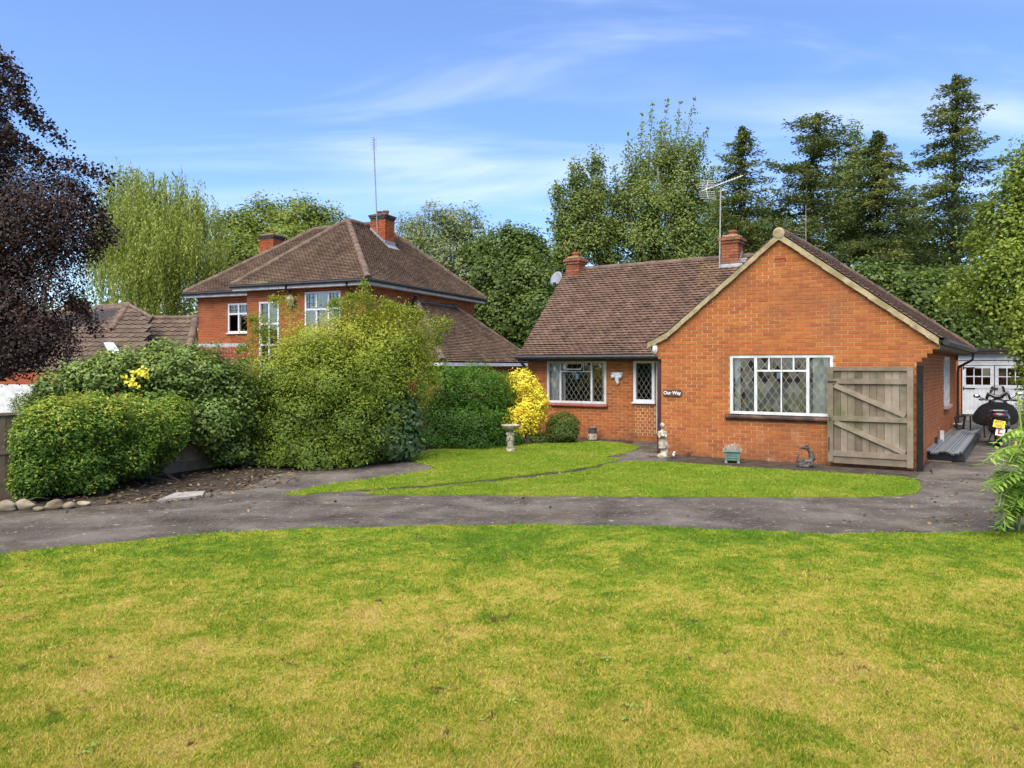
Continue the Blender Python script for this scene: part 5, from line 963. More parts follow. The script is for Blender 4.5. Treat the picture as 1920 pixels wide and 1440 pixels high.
plant('shrub', 'large glossy laurel bush overhanging the fence', 'shrub', (float(P(330, 0, 15.4)[0]), 15.4, 0), [blob(x, y, Z_, rx, ry) for x, y, Z_, rx, ry in ((110, 722, 13.2, 40, 26), (160, 705, 13.4, 44, 28), (215, 690, 13.6, 46, 34), (450, 820, 14.6, 24, 36), (300, 700, 14.2, 64, 48), (360, 705, 14.3, 76, 54), (415, 730, 14.5, 56, 52), (250, 700, 14.0, 54, 40), (390, 792, 13.9, 64, 48), (320, 780, 13.8, 66, 52), (430, 840, 14.3, 40, 26), (440, 770, 14.4, 34, 50), (305, 662, 14.4, 26, 24), (345, 668, 14.4, 30, 20), (190, 715, 13.4, 46, 32))], 42000, .075, .044, M_sh_lau, per=10, spread=.08, shell=.6, up=.5, stems=6, rv_map=toplight(1.2, 2.1, .0, .32))
fl_ = [P(x, y, 13.0) for x, y in ((250, 703), (262, 698), (268, 694), (246, 715), (256, 722), (240, 712), (272, 705))]; c = np.concatenate([p + rng.normal(size=(10, 3)) * .04 for p in fl_]); ysp = thing('yellow_spray', 'patch of bright yellow leaves in the laurel bush', 'foliage', tuple(fl_[0]), 0); me = leaf_mesh('leaf_cluster', c - fl_[0], rng.normal(size=c.shape) + np.array([0, -.6, .5]), .08, .05, rng.random(len(c)) * .5 + .5); me.materials.append(M_sh_yel); link(bpy.data.objects.new('leaf_cluster', me), ysp)['kind'] = 'stuff'
plant('shrub', 'small yellow green bush behind the fence at far left', 'shrub', (float(P(55, 0, 13.6)[0]), 13.6, 0), [blob(52, 762, 13.6, 30, 26), blob(75, 755, 13.8, 26, 22)], 3200, .05, .02, M_sh_gold, per=8, spread=.05)
gb = [blob(x, y, Z_, rx, ry) for x, y, Z_, rx, ry in ((572, 660, 15.6, 62, 48), (640, 650, 15.7, 96, 56), (735, 655, 15.8, 76, 54), (520, 720, 15.4, 74, 70), (620, 720, 15.2, 110, 90), (720, 720, 15.5, 84, 70), (570, 800, 14.9, 92, 74), (660, 800, 14.9, 84, 70), (500, 790, 15.2, 44, 70), (690, 615, 15.9, 46, 36), (600, 850, 14.6, 88, 46), (540, 850, 14.7, 60, 44), (660, 850, 14.8, 60, 40))]
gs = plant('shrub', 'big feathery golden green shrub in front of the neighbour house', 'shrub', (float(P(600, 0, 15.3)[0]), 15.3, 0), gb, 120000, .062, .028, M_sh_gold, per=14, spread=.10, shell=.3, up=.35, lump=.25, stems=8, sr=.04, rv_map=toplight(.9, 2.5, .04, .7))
sp = []                                               # upright and arching sprays on top
for (x0_, y0_, x1_, y1_) in ((675, 620, 684, 530), (640, 610, 655, 556), (560, 600, 510, 560), (500, 640, 446, 660), (510, 620, 470, 600), (720, 620, 745, 575), (760, 620, 845, 604), (770, 640, 838, 620), (740, 600, 770, 585), (780, 680, 812, 690), (700, 610, 690, 555), (665, 600, 672, 552), (520, 650, 478, 620), (500, 690, 452, 680), (490, 730, 455, 720), (790, 660, 822, 640), (790, 700, 815, 720), (730, 610, 722, 566), (755, 610, 790, 588), (640, 600, 625, 566), (500, 800, 470, 790), (520, 860, 490, 870)):
    for i in range(14): f = i / 13; p = P(x0_ + (x1_ - x0_) * f, y0_ + (y1_ - y0_) * f - 6 * math.sin(f * 3), 15.7); w_ = .20 * (1 - f) + .035; sp.append(p + rng.normal(size=(48, 3)) * np.array([w_, w_, w_ * .8]))
sp = np.concatenate(sp); me = leaf_mesh('spray', sp - np.array((float(P(600, 0, 15.3)[0]), 15.3, 0)), rng.normal(size=(len(sp), 3)) + np.array([0, 0, .6]), .058, .022, np.clip(rng.random(len(sp)) * .5 + .5, 0, 1)); me.materials.append(M_sh_gold); link(bpy.data.objects.new('spray', me), gs)['kind'] = 'stuff'
plant('shrub', 'dark glossy camellia with large drooping leaves', 'shrub', (*G(730, 866), 0), [blob(x, y, Z_, rx, ry) for x, y, Z_, rx, ry in ((730, 770, 15.4, 44, 44), (755, 785, 15.4, 32, 44), (725, 825, 15.3, 46, 36), (750, 830, 15.4, 34, 30), (690, 840, 15.2, 30, 24))], 5600, .12, .062, M_sh_cam, per=7, spread=.09, shell=.7, up=.1, flat=.9, rnd_n=.4)
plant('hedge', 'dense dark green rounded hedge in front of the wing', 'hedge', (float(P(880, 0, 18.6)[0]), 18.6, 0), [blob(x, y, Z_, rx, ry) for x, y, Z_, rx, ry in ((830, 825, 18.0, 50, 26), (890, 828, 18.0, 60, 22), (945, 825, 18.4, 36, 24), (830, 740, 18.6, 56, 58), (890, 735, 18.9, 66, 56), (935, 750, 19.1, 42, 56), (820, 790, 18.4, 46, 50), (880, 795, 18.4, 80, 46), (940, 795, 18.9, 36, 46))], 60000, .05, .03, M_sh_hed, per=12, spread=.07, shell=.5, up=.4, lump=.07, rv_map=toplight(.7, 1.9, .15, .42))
plant('shrub', 'bright yellow euonymus bush against the wing wall', 'shrub', (*G(985, 834), 0), [blob(x, y, Z_, rx, ry) for x, y, Z_, rx, ry in ((978, 720, 19.1, 28, 30), (998, 755, 19.1, 30, 36), (985, 780, 19.0, 36, 40), (968, 790, 18.8, 30, 32), (1005, 740, 19.2, 20, 26))], 13000, .058, .034, M_sh_yel, per=9, spread=.06, shell=.45, lump=.15, rv_map=toplight(.2, 1.2, .14, .3))
plant('shrub', 'clipped round box ball beside the yellow bush', 'shrub', (*G(1056, 832), 0), [blob(1055, 798, 19.2, 32, 28), blob(1054, 812, 19.1, 32, 20)], 14000, .038, .024, M_sh_box, per=10, spread=.035, shell=.5, lump=.03, rv_map=toplight(.1, .8, .1, .25))
plant('shrub', 'low straggly plant between yellow bush and box ball', 'shrub', (*G(1012, 834), 0), [blob(1005, 822, 18.9, 22, 12), blob(1020, 820, 18.9, 14, 12)], 900, .06, .03, M_sh_box, per=7, spread=.05)
plant('shrub', 'dark ivy mound under the golden shrub by the fence', 'shrub', (*G(450, 880), 0), [blob(455, 850, 15.0, 36, 40), blob(480, 860, 14.8, 40, 36)], 5000, .07, .05, M_lf_dark, per=9, spread=.07, shell=.5)
plant('shrub', 'dark ivy hanging on the fence behind the variegated hedge', 'shrub', (*G(330, 905), 0), [blob(270, 870, 12.9, 44, 26), blob(215, 885, 12.6, 40, 20)], 2600, .06, .04, M_lf_dark, per=9, spread=.06, shell=.4)
# sumac fronds at the right edge
M_sumac = leafmat('leaf_sumac', g3((0.08, 0.15, 0.02), (0.14, 0.23, 0.03), (0.20, 0.28, 0.045), (0.28, 0.34, 0.08)), bs=2)
su = thing('sumac_shrub', 'pale green sumac with long pinnate leaves at the drive edge', 'shrub', (5.75, 8.9, 0), 0); b = MB(); C, N, T, Ls, Rv = [], [], [], [], []
tips = [(1838, 872), (1858, 838), (1850, 926), (1842, 918), (1866, 990), (1876, 958), (1858, 868), (1890, 850), (1890, 900), (1900, 870), (1895, 960), (1885, 1000), (1910, 840), (1905, 925), (1915, 985)] + [(1855 + 65 * random.random() ** .7, random.uniform(860, 1010)) for _ in range(22)]
for i, (x, y) in enumerate(tips):
    Zt = 8.5 + random.uniform(-.35, .5); tip = P(x, y, Zt); st0 = np.array([5.72 + random.uniform(-.1, .35), 8.95 + random.uniform(-.3, .3), max(.2, tip[2] + random.uniform(-.1, .12))]); n_ = 13
    pr = None
    for k_ in range(n_):
        f = (k_ + .5) / n_; p = st0 + (tip - st0) * f + np.array([0, 0, .16 * math.sin(f * 3.1)]); d = unit((tip - st0)[None])[0]; sd_ = np.cross(d, [0, 0, 1]); sd_ /= np.linalg.norm(sd_) + 1e-6
        for sg_ in (-1, 1): C.append(p + sd_ * sg_ * .055 + np.array([0, 0, -.03])); N.append(np.array([0, 0, 1]) + sd_ * sg_ * .3 + rng.normal(size=3) * .2); T.append(sd_ * sg_ * .8 + d * .65 + np.array([0, 0, -.55])); Ls.append(.2 * (1 - .4 * f)); Rv.append(random.random())
        if pr is not None: b.tube([pr, p], .004, 4, cap=False)
        pr = p
me = leaf_mesh('leaf', np.array(C) - np.array([5.75, 8.9, 0]), np.array(N), np.array(Ls), np.array(Ls) * .32, np.array(Rv), np.array(T), .08); me.materials.append(M_sumac); link(bpy.data.objects.new('leaf', me), su)['kind'] = 'stuff'
b.V = [(v[0] - 5.75, v[1] - 8.9, v[2]) for v in b.V]; b.tube([(0, 0, 0), (.1, .05, .8), (.05, .1, 1.6)], [.016, .013, .008], 7); b.tube([(.25, .2, 0), (.3, .2, .7), (.4, .1, 1.3)], [.015, .012, .008], 7); b.build('stem', M_sumac, su)
o = MB().lathe([(.008, 0), (.022, .04), (.018, .09), (.004, .15)], (0, 0, 0), 9).build('flower_spike', M_sh_yel, su); o.location = tuple(P(1905, 852, 8.7) - np.array([5.75, 8.9, 0]))
# fern by the boulders
def fern(label, at_, n_, ln0, name='fern', m=M_sumac):
    t = thing(name, label, 'plant', at_, 0); C, N, T, Ls, Rv = [], [], [], [], []; b = MB()
    for i in range(n_):
        a = i * 6.283 / n_ + random.uniform(-.2, .2); ln_ = ln0 * random.uniform(.7, 1.1); pr = None
        for k_ in range(10):
            f = (k_ + .6) / 10; p = np.array([math.cos(a) * ln_ * f, math.sin(a) * ln_ * f, ln_ * (.9 * f - .75 * f * f)]); sd_ = np.array([-math.sin(a), math.cos(a), 0])
            for sg_ in (-1, 1): C.append(p + sd_ * sg_ * ln_ * .07 * (1.1 - f)); N.append(np.array([0, 0, 1.])); T.append(sd_ * sg_ + np.array([math.cos(a), math.sin(a), 0]) * .5); Ls.append(ln_ * .22 * (1.1 - f)); Rv.append(random.random())
            if pr is not None: b.tube([pr, p], .004, 4, cap=False)
            pr = p
    me = leaf_mesh('frond', np.array(C), np.array(N), np.array(Ls), np.array(Ls) * .4, np.array(Rv), np.array(T), .05); me.materials.append(m); link(bpy.data.objects.new('frond', me), t)['kind'] = 'stuff'; b.build('stem', M_bark, t)
fern('small green fern behind the boulders by the drive', (*G(40, 948), 0), 11, .3)
fern('small leafy weed at the foot of the gable wall', (*hw(0.62, -0.06)[:2], 0.06), 7, .14, 'weed'); fern('low weed beside the girl statue', (*G(1222, 858), 0), 6, .14, 'weed'); fern('weed tuft at the right end of the lawn strip', (*G(1712, 903), 0), 9, .16, 'weed')
# leaf litter on the bed
n = 1500; px = np.stack([rng.uniform(80, 560, n), rng.uniform(870, 946, n)], 1); ok = (px[:, 1] < 958 - (px[:, 0] - 60) * .05 - np.clip(px[:, 0] - 330, 0, None) * .12) & (px[:, 1] > 935 - (px[:, 0] - 60) * .16); px = px[ok]; Zg = FPX * CAMH / (px[:, 1] - HOR); c = np.stack([(px[:, 0] - 960) / FPX * Zg, Zg, np.full(len(Zg), .02)], 1)
c = np.concatenate([c, np.stack([rng.uniform(-6, 9, 220), rng.uniform(9.3, 11.2, 220), np.full(220, .012)], 1)[:60], np.array([[*G(x, y), .012] for x, y in zip(rng.uniform(1740, 1900, 80), rng.uniform(850, 990, 80))])])
me = leaf_mesh('leaf_litter', c, np.array([0, 0, 1.]) + rng.normal(size=c.shape) * .35, .07, .04, rng.random(len(c)), None, .1); me.materials.append(mat('dry_leaf', [(0, (.04, .025, .014)), (.6, (.10, .062, .03)), (1, (.28, .20, .10))], attr=True, namt=.1)); tag(link(bpy.data.objects.new('leaf_litter', me)), 'dry brown fallen leaves scattered on the soil bed', 'leaves', kind='stuff')

c, nr, Lw = weeds(34); me = leaf_mesh('lawn_weeds', c, nr, Lw, Lw * .5, rng.random(len(c)), None, .1); me.materials.append(leafmat('leaf_weed', g3((.08, .12, .015), (.12, .16, .02), (.15, .18, .03), (.18, .2, .05)))); tag(link(bpy.data.objects.new('lawn_weeds', me)), 'small flat rosettes of weeds scattered through the front lawn', 'weeds', kind='stuff')
# ---------------------------------------------------------------- small things
M_rock = mat('boulder', [(0, (.09, .07, .042)), (.6, (.19, .155, .10)), (1, (.30, .255, .18))], nscale=5, rough=.95, bump=.5, bscale=25)
rk = [('rounded pale boulder at the extreme left of the drive edge', 8, 958, 36, 15), ('flat topped boulder right of the first boulder', 48, 955, 32, 15), ('small brown stone between the boulders', 73, 958, 20, 8), ('pale wedge shaped boulder in the middle of the row', 101, 954, 30, 14), ('small oval boulder near the row end', 128, 953, 22, 11), ('low flat stone last in the row', 158, 948, 24, 8)]
for lb, x, y, w_, h_ in rk:
    X, Zr = G(x, y); k_ = Zr / FPX; b = MB(); b.ball((0, 0, h_ * k_ * .45), (w_ * k_ * .55, w_ * k_ * .4, h_ * k_ * .75), 18, 12); sd_ = random.random() * 9
    b.V = [(v[0] * (1 + .14 * math.sin(7 * v[2] / .1 + sd_) + .1 * math.sin(v[1] * 40 + sd_)), v[1], max(-.02, v[2] * (1 + .16 * math.sin(v[0] * 22 + sd_)))) for v in b.V]
    o = b.build('boulder', M_rock, smooth=True); o.location = (X, Zr, 0); tag(o, lb, 'boulder', 'boulders edging the drive')
# bird bath
X, Zb = G(957, 848); bb = thing('bird_bath', 'stone bird bath on cherub figures standing on the upper lawn', 'bird bath', (X, Zb, .015))
b = MB(); b.lathe([(.05, .46), (.09, .47), (.15, .50), (.19, .545), (.2, .565), (.205, .57), (.205, .585), (.19, .585), (.15, .55), (.02, .53)], (0, 0, 0), 28); b.build('bowl', M_stone, bb, smooth=True)
b = MB(); b.lathe([(.095, 0), (.1, .02), (.085, .05), (.05, .06)], (0, 0, 0), 16); b.tube([(0, 0, .05), (0, 0, .48)], [.035, .045], 10)
for a in (200, 330, 90):
    ca_, sa_ = math.cos(R(a)), math.sin(R(a)); q = Vector((ca_ * .05, sa_ * .05, 0)); tn = Vector((-sa_, ca_, 0))
    for sg_ in (-1, 1): b.tube([q + tn * .022 * sg_ + Vector((ca_ * .015, sa_ * .015, .05)), q + tn * .02 * sg_ + Vector((0, 0, .14)), q + tn * .016 * sg_ + Vector((0, 0, .21))], [.016, .017, .024], 8); b.ball(q + tn * .022 * sg_ + Vector((ca_ * .03, sa_ * .03, .055)), (.02, .02, .012), 8, 6); b.tube([q + tn * .04 * sg_ + Vector((0, 0, .32)), q + tn * .055 * sg_ + Vector((ca_ * .015, sa_ * .015, .26)), q + tn * .03 * sg_ + Vector((ca_ * .035, sa_ * .035, .23))], [.015, .013, .011], 7)
    b.ball(q + Vector((0, 0, .27)), (.045, .042, .075), 12, 8); b.ball(q + Vector((ca_ * .012, sa_ * .012, .385)), (.042, .042, .047), 12, 8); b.ball(q + Vector((ca_ * .05, sa_ * .05, .375)), .01, 6, 5)
remesh(b.build('cherub_column', M_stone, bb), .009, 2)
# girl statue
X, Zb = G(1242, 860); gs_ = thing('statue', 'pale stone statue of a girl on a rock by the porch corner', 'statue', (X, Zb, .0), R(-10))
b = MB(); b.ball((0, 0, .05), (.11, .09, .07), 14, 8); b.ball((.04, .01, .1), (.08, .07, .08)); b.tube([(.07, .03, .08), (.075, .03, .26)], [.05, .035], 8)
b.tube([(-.02, 0, .12), (-.015, 0, .22), (-.01, 0, .34)], [.018, .024, .03], 8); b.tube([(.03, 0, .14), (.03, .0, .22), (.02, 0, .34)], [.018, .024, .03], 8)
b.lathe([(.06, .20), (.085, .21), (.075, .28), (.058, .38), (.05, .45)], (0, 0, 0), 16, sx=1.0, sy=.8); b.tube([(.05, 0, .4), (.085, 0, .30), (.125, 0, .225)], [.03, .03, .012], 8); b.tube([(-.05, 0, .40), (-.06, 0, .3), (-.05, 0, .215)], [.025, .025, .012], 8)
b.ball((0, 0, .5), (.066, .05, .09), 12, 9); b.tube([(0, 0, .56), (.004, 0, .62)], [.03, .022], 8); b.ball((.008, -.004, .665), (.045, .048, .055), 14, 10); b.ball((0, .012, .68), (.052, .05, .05), 12, 8); b.ball((.012, -.05, .66), .01, 6, 5)
for sg_ in (-1, 1): b.tube([(sg_ * .062, 0, .56), (sg_ * .085, -.01, .48), (sg_ * .065, -.05, .435), (sg_ * .0 + .01, -.075, .46)], [.022, .02, .017, .013], 8); b.ball((.015 + sg_ * .016, -.076, .465), (.016, .014, .018), 8, 6)
b.lathe([(.03, 0), (.045, .02), (.05, .035), (.02, .045)], (.01, -.08, .445), 10); remesh(b.build('girl_figure', M_stone, gs_), .0085, 2)
# small bird ornament
X, Zb = G(1263, 859); t = thing('bird_ornament', 'tiny black and white bird ornament beside the girl statue', 'ornament', (X, Zb, 0)); b = MB(); b.ball((0, 0, .07), (.028, .035, .045), 12, 8); b.ball((0.01, -.02, .12), .022, 10, 8); b.tube([(0.01, -.04, .12), (.012, -.06, .118)], [.008, .002], 6); b.build('bird_body', M_upvc, t, smooth=True); b = MB(); b.ball((-.005, .02, .08), (.032, .03, .035), 10, 7); b.tube([(0, .03, .06), (0, .08, .1)], [.012, .006], 6); b.lathe([(.03, 0), (.03, .02), (.01, .03)], (0, 0, 0), 10); b.build('wing', M_black, t, smooth=True)
# stone pot on a carved base
X, Zb = G(1111, 825); t = thing('garden_pot', 'grey metal pot on a carved stone base against the wing wall', 'pot', (X, Zb, 0)); b = MB(); b.lathe([(.10, 0), (.125, .02), (.115, .06), (.12, .12), (.11, .165)], (0, 0, 0), 20)
for i in range(14): b.ball((math.cos(i * .45) * .11, math.sin(i * .45) * .11, .06 + .03 * (i % 3)), .022, 8, 6)
b.build('stone_base', M_stone, t); b = MB(); b.lathe([(.09, .165), (.105, .18), (.10, .30), (.115, .315), (.115, .33), (.095, .33), (.09, .25)], (0, 0, 0), 22); b.build('pot_body', mat('zinc_pot', [(0, (.10, .095, .085)), (1, (.17, .16, .145))], nscale=15, rough=.6, bump=.2), t, smooth=True); b = MB(); b.lathe([(.001, .3), (.094, .3)], (0, 0, 0), 16); b.build('pot_soil', M_soil, t)
# green planter
X, Zb = G(1373, 867); t = thing('planter_box', 'pale green plastic planter box with dry stalks', 'planter', (X, Zb, 0), R(-16)); M_pl = mat('green_plastic', [(0, (.12, .20, .155)), (1, (.19, .28, .22))], nscale=8, rough=.5); b = MB()
def frus(b, w0, w1, z0, z1): b.add([(-w0, -w0, z0), (w0, -w0, z0), (w0, w0, z0), (-w0, w0, z0), (-w1, -w1, z1), (w1, -w1, z1), (w1, w1, z1), (-w1, w1, z1)], [(0, 1, 5, 4), (1, 2, 6, 5), (2, 3, 7, 6), (3, 0, 4, 7), (0, 3, 2, 1)])
frus(b, .128, .15, .045, .22)
for z in (.06, .105, .15): b.box(-.11, -.146 - (z * .05), z, .11, -.132, z + .008)
b.build('tub', M_pl, t)
for sx in (-1, 1):
    for sy in (-1, 1): q = MB(); q.box(sx * .115 - .025, sy * .115 - .025, 0, sx * .115 + .025, sy * .115 + .025, .05); q.build('foot', M_pl, t)
b = MB(); b.box(-.18, -.18, .22, .18, -.14, .25); b.box(-.18, .14, .22, .18, .18, .25); b.box(-.18, -.139, .2205, -.14, .139, .2495); b.box(.14, -.139, .2205, .18, .139, .2495); b.build('rim', M_pl, t); b = MB(); b.box(-.139, -.138, .18, .139, .138, .222); b.build('compost', M_soil, t); b = MB()
for i in range(42): a = random.random() * 6.28; x, y = random.uniform(-.09, .12), random.uniform(-.08, .08); h = random.uniform(.05, .17); b.tube([(x, y, .22), (x + math.cos(a) * h * .3, y + math.sin(a) * .03, .22 + h * .7), (x + math.cos(a) * h * .8, y + math.sin(a) * .05, .22 + h)], [.005, .006, .002], 4)
b.build('dry_stalks', mat('dry_stalk', [(0, (.3, .22, .18)), (1, (.5, .42, .36))]), t)
# dragon
X, Zb = G(1511, 876); t = thing('dragon_statue', 'dark weathered dragon ornament at the foot of the gable', 'statue', (X, Zb, 0), R(-25)); b = MB(); b.lathe([(.14, 0), (.15, .03), (.12, .07), (.08, .09)], (0, 0, 0), 14, sx=1.1, sy=.8)
b.tube([(-.10, 0, .10), (-.02, 0, .11), (.08, .01, .12), (.10, .02, .20), (.085, .02, .28), (.045, .01, .34)], [.04, .06, .062, .055, .048, .035], 10); b.ball((.0, -.01, .36), (.075, .034, .032), 10, 8); b.ball((-.07, -.01, .35), (.05, .026, .02), 9, 7); b.ball((.02, -.015, .40), (.03, .03, .025), 8, 6); b.tube([(.03, .02, .39), (.07, .03, .43)], [.014, .004], 6); b.tube([(.0, -.03, .39), (.03, -.03, .44)], [.014, .004], 6)
b.tube([(-.09, 0, .11), (-.15, .0, .10), (-.14, .02, .19), (-.11, .02, .24)], [.035, .028, .02, .006], 8); b.slab([(.10, .05, .16), (.19, .07, .30), (.15, .07, .2), (.17, .07, .14), (.11, .06, .1)], (0, .02, 0)); b.tube([(.02, -.06, .12), (-.03, -.09, .07), (-.06, -.1, .06)], [.03, .022, .016], 8); b.tube([(.09, -.05, .12), (.12, -.09, .06), (.07, -.11, .05)], [.03, .024, .018], 8)
remesh(b.build('dragon_body', M_bronze, t), .009, 1)
# bundle of grey channels by the side wall
A_ = Vector((*G(1762, 866), 0)); B_ = Vector((*G(1806, 818), 0)); dv = (B_ - A_).normalized(); t = thing('channel_bundle', 'long bundle of grey metal channels lying beside the side wall', 'metal strips', A_, math.atan2(dv.y, dv.x)); LB = (B_ - A_).length
M_ch = mat('channel_grey', [(0, (.15, .155, .165)), (1, (.30, .31, .32))], attr=True, nscale=9, namt=.4, rough=.5)
for i in range(16):
    y = .34 - i * .045 - .02; z = .19 + .03 * math.sin(i * .9) * (1 if i < 9 else .6); e = random.uniform(-.1, .05); b = MB(); b.box(e, y - .018, z, LB + e, y + .018, z + .012, random.random()); b.box(e, y - .018, z - .03, LB + e, y - .014, z, .3); b.box(e, y + .014, z - .03, LB + e, y + .018, z, .3); b.build('channel', M_ch, t)
b = MB(); b.box(.15, -.42, .02, LB - .2, .36, .155); b.build('bearer_stack', M_black, t); b = MB(); b.box(.0, -.2, .0, .1, .3, .019); b.build('bearer', M_wood2, t)
# stool frame, bucket and bowl beyond it
def lying(name, label, cat, x, y): return thing(name, label, cat, (*G(x, y), 0), -TH)
t = lying('bucket', 'dirty white plastic bucket beyond the metal strips', 'bucket', 1794, 817); b = MB(); b.lathe([(.13, 0), (.16, .3), (.17, .3), (.17, .33), (.15, .33), (.125, .03)], (0, 0, 0), 18); b.build('bucket_body', mat('dirty_white', [(0, (.30, .27, .23)), (1, (.52, .5, .46))], nscale=8), t, smooth=True); b = MB(); b.tube([(-.17, 0, .31), (-.1, -.1, .2), (.1, -.1, .2), (.17, 0, .31)], .005, 5); b.build('bucket_handle', M_grey, t)
t = lying('plastic_stool', 'small green and black plastic stool upturned on the strips', 'stool', 1801, 822); b = MB(); b.tube([(-.12, 0, .55), (.1, 0, .60)], .03, 8); b.tube([(-.12, 0, .56), (-.06, 0, .22)], .03, 8); b.tube([(.1, 0, .60), (.05, .2, .24)], .03, 8); b.tube([(-.12, .2, .55), (-.1, .2, .24)], .03, 8); b.build('stool_frame', M_black, t); b = MB(); b.box(.1, .1, .57, .6, .5, .60); b.build('stool_top', mat('green_top', [(0, (.03, .08, .04)), (1, (.06, .13, .07))], rough=.4), t); b = MB(); b.tube([(.52, .45, 0), (.5, .4, .57)], .02, 6); b.tube([(.2, .45, 0), (.2, .4, .57)], .02, 6); b.build('stool_leg', M_black, t)
t = lying('garden_cane', 'thin leaning cane by the side wall', 'cane', 1800, 812); b = MB(); b.tube([(0, 0, 0), (-.25, .25, .95)], .009, 6); b.build('cane_stick', M_wood2, t)
# loose offcuts against the wall
for i, (x, y, h) in enumerate(((1754, 851, .36), (1766, 842, .42), (1786, 830, .30))):
    t = lying('timber_offcut', ('short dark offcut leaning at the near end of the side wall', 'pale flat offcut leaning on the side wall', 'far offcut leaning on the side wall')[i], 'offcut', x, y); b = MB(); b.box(-.04, 0, 0, .04, .03, h); o = b.build('offcut_board', (M_black, M_white, M_wood)[i], t); o.rotation_euler = (R(-6), 0, 0)
# motor scooter seen from behind
sc = thing('motor_scooter', 'black motor scooter with yellow number plate and red L plate', 'scooter', (*G(1872, 838), 0), R(-31))
M_bk = mat('scooter_black', [(0, (.012, .012, .014)), (1, (.022, .021, .024))], rough=.22, spec=.6); M_cov = mat('apron_cloth', [(0, (.004, .004, .0045)), (1, (.010, .0095, .010))], spec=.1, rough=.8, bump=.3, bscale=20); M_tyre = mat('tyre', [(0, (.012, .012, .012)), (1, (.022, .022, .022))], rough=.9)
for y0, rr in ((0, .27), (1.32, .28)):
    w_ = bpy.data.objects.new('wheel', None); link(w_, sc); w_.location = (0, y0, rr); w_.rotation_euler = (0, R(90), 0); MB().lathe([(rr - .08, -.05), (rr - .02, -.065), (rr, -.03), (rr, .03), (rr - .02, .065), (rr - .08, .05)], (0, 0, 0), 28).build('tyre', M_tyre, w_, smooth=True); MB().lathe([(.04, -.05), (rr - .09, -.03), (rr - .08, 0), (rr - .09, .03), (.04, .05)], (0, 0, 0), 18).build('rim', M_grey, w_)
b = MB(); b.ball((0, .15, .66), (.25, .46, .21), 18, 12); b.ball((0, -.2, .74), (.2, .22, .12), 16, 10); b.ball((0, .0, .45), (.2, .3, .2), 14, 10); b.ball((0, .7, .45), (.2, .55, .16), 16, 10); b.ball((0, 1.18, .66), (.25, .22, .36), 16, 12); b.ball((0, 1.1, .95), (.22, .15, .14), 14, 10); b.ball((.17, .1, .5), (.07, .3, .14), 12, 8); b.ball((-.17, .1, .5), (.07, .3, .14), 12, 8); b.box(-.06, -.34, .36, .06, -.1, .7); remesh(b.build('fairing', M_bk, sc), .022, 3)
b = MB(); b.ball((0, .35, .82), (.16, .36, .07), 16, 8); b.ball((0, -.02, .86), (.13, .2, .06), 14, 8); b.build('seat', M_cov, sc, smooth=True)
b = MB(); b.add([(-.30, .95, 1.02), (.32, .95, 1.02), (.48, .85, .75), (.44, .7, .45), (0, .68, .40), (-.40, .7, .42), (-.60, .66, .55), (-.50, .86, .82)], [(0, 1, 2, 7), (7, 2, 3, 4), (7, 4, 5, 6)]); o = b.build('leg_apron', M_cov, sc); so = o.modifiers.new('thick', 'SOLIDIFY'); so.thickness = .03; ss = o.modifiers.new('soft', 'SUBSURF'); ss.levels = ss.render_levels = 2
b = MB(); b.tube([(-.37, .92, 1.06), (-.2, 1.0, 1.05), (0, 1.06, 1.03), (.2, 1.0, 1.05), (.37, .92, 1.06)], .018, 8); b.ball((-.34, .93, 1.06), (.06, .03, .03), 8, 6); b.ball((.34, .93, 1.06), (.06, .03, .03), 8, 6); b.tube([(-.24, 1.0, 1.05), (-.2, 1.0, 1.2), (-.06, 1.05, 1.13), (.08, 1.05, 1.13), (.2, 1.0, 1.25), (.26, 1.0, 1.06)], [.035, .045, .05, .05, .045, .03], 8); b.build('handlebar', M_bk, sc, smooth=True)
for sg_ in (-1, 1):
    mr_ = bpy.data.objects.new('mirror', None); link(mr_, sc); b = MB(); b.tube([(sg_ * .25, 1.0, 1.06), (sg_ * .38, .98, 1.12 + (.06 if sg_ > 0 else 0))], .011, 6); b.ball((sg_ * .44, .96, 1.14 + (.07 if sg_ > 0 else 0)), (.08, .03, .045), 12, 8); b.build('mirror_housing', M_bk, mr_, smooth=True); b = MB(); b.ball((sg_ * .455, .935, 1.145 + (.07 if sg_ > 0 else 0)), (.06, .012, .033), 12, 8); b.build('mirror_glass', mat('mirror_chrome', [(0, (.75, .78, .8)), (1, (.8, .82, .85))], rough=.08, metal=1), mr_, smooth=True)
b = MB(); vs_ = []
for i in range(7):
    for j in range(5): a = (i - 3) / 3; f = j / 4; vs_.append((a * .21 * (1 - .35 * f), 1.22 + .02 * f - .1 * a * a - .08 * f, 1.08 + .34 * f * (1 - .12 * a * a)))
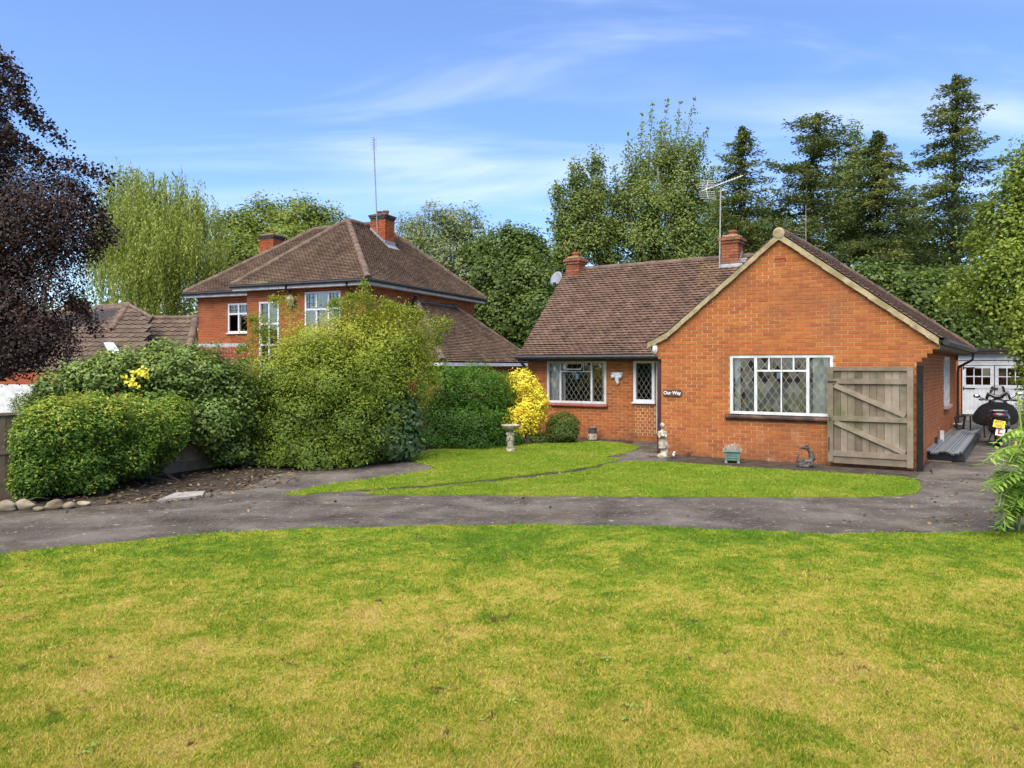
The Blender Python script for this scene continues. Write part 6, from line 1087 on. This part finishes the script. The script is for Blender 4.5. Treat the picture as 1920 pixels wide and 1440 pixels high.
b.add(vs_, [(i * 5 + j, i * 5 + j + 1, (i + 1) * 5 + j + 1, (i + 1) * 5 + j) for i in range(6) for j in range(4)]); b.build('windscreen', glass('smoked_screen', (.78, .76, .74), .06), sc, smooth=True)
b = MB(); b.ball((0, -.36, .77), (.12, .04, .035), 14, 8); b.build('tail_light', mat('red_lens', [(0, (.30, .012, .012)), (1, (.42, .03, .02))], rough=.15, spec=.6), sc, smooth=True)
b = MB(); b.tube([(-.16, -.15, .84), (-.1, -.36, .86), (.1, -.36, .86), (.16, -.15, .84)], .018, 8); b.build('grab_rail', M_grey, sc)
b = MB(); b.tube([(.2, .3, .32), (.22, -.1, .36), (.22, -.3, .4)], [.04, .055, .05], 10); b.build('exhaust', M_grey, sc); b = MB(); b.tube([(-.12, .5, .3), (-.22, .4, 0.01)], .014, 6); b.build('side_stand', M_black, sc); b = MB(); b.slab([(-.09, -.30, .60), (.09, -.30, .60), (.075, -.24, .26), (-.075, -.24, .26)], (0, .015, 0)); b.build('mudguard', M_bk, sc)
pl_ = bpy.data.objects.new('number_plate', None); link(pl_, sc); pl_.location = (0.01, -.40, .555); pl_.rotation_euler = (R(-14), R(10), R(0)); b = MB(); b.box(-.115, 0, -.085, .115, .006, .085); b.build('plate_panel', mat('plate_yellow', [(0, (.72, .50, .02)), (1, (.78, .56, .03))], nscale=3, rough=.35), pl_); M_ink = mat('plate_ink', [(0, (.015, .015, .015)), (1, (.02, .02, .02))]); text('EF75', .088, M_ink, pl_, (0, -.003, .038), (R(90), 0, 0)); text('NSJ', .088, M_ink, pl_, (0, -.003, -.042), (R(90), 0, 0))
lp_ = bpy.data.objects.new('learner_plate', None); link(lp_, sc); lp_.location = (.03, -.385, .375); lp_.rotation_euler = (R(-14), R(8), 0); b = MB(); b.box(-.09, 0, -.085, .09, .004, .085); b.build('plate_panel', M_upvc, lp_); b = MB(); b.slab([(-.045, -.004, .055), (-.01, -.004, .055), (-.01, -.004, -.02), (.05, -.004, -.02), (.05, -.004, -.055), (-.045, -.004, -.055)], (0, .003, 0)); b.build('lettering', mat('learner_red', [(0, (.55, .02, .02)), (1, (.6, .03, .03))]), lp_)
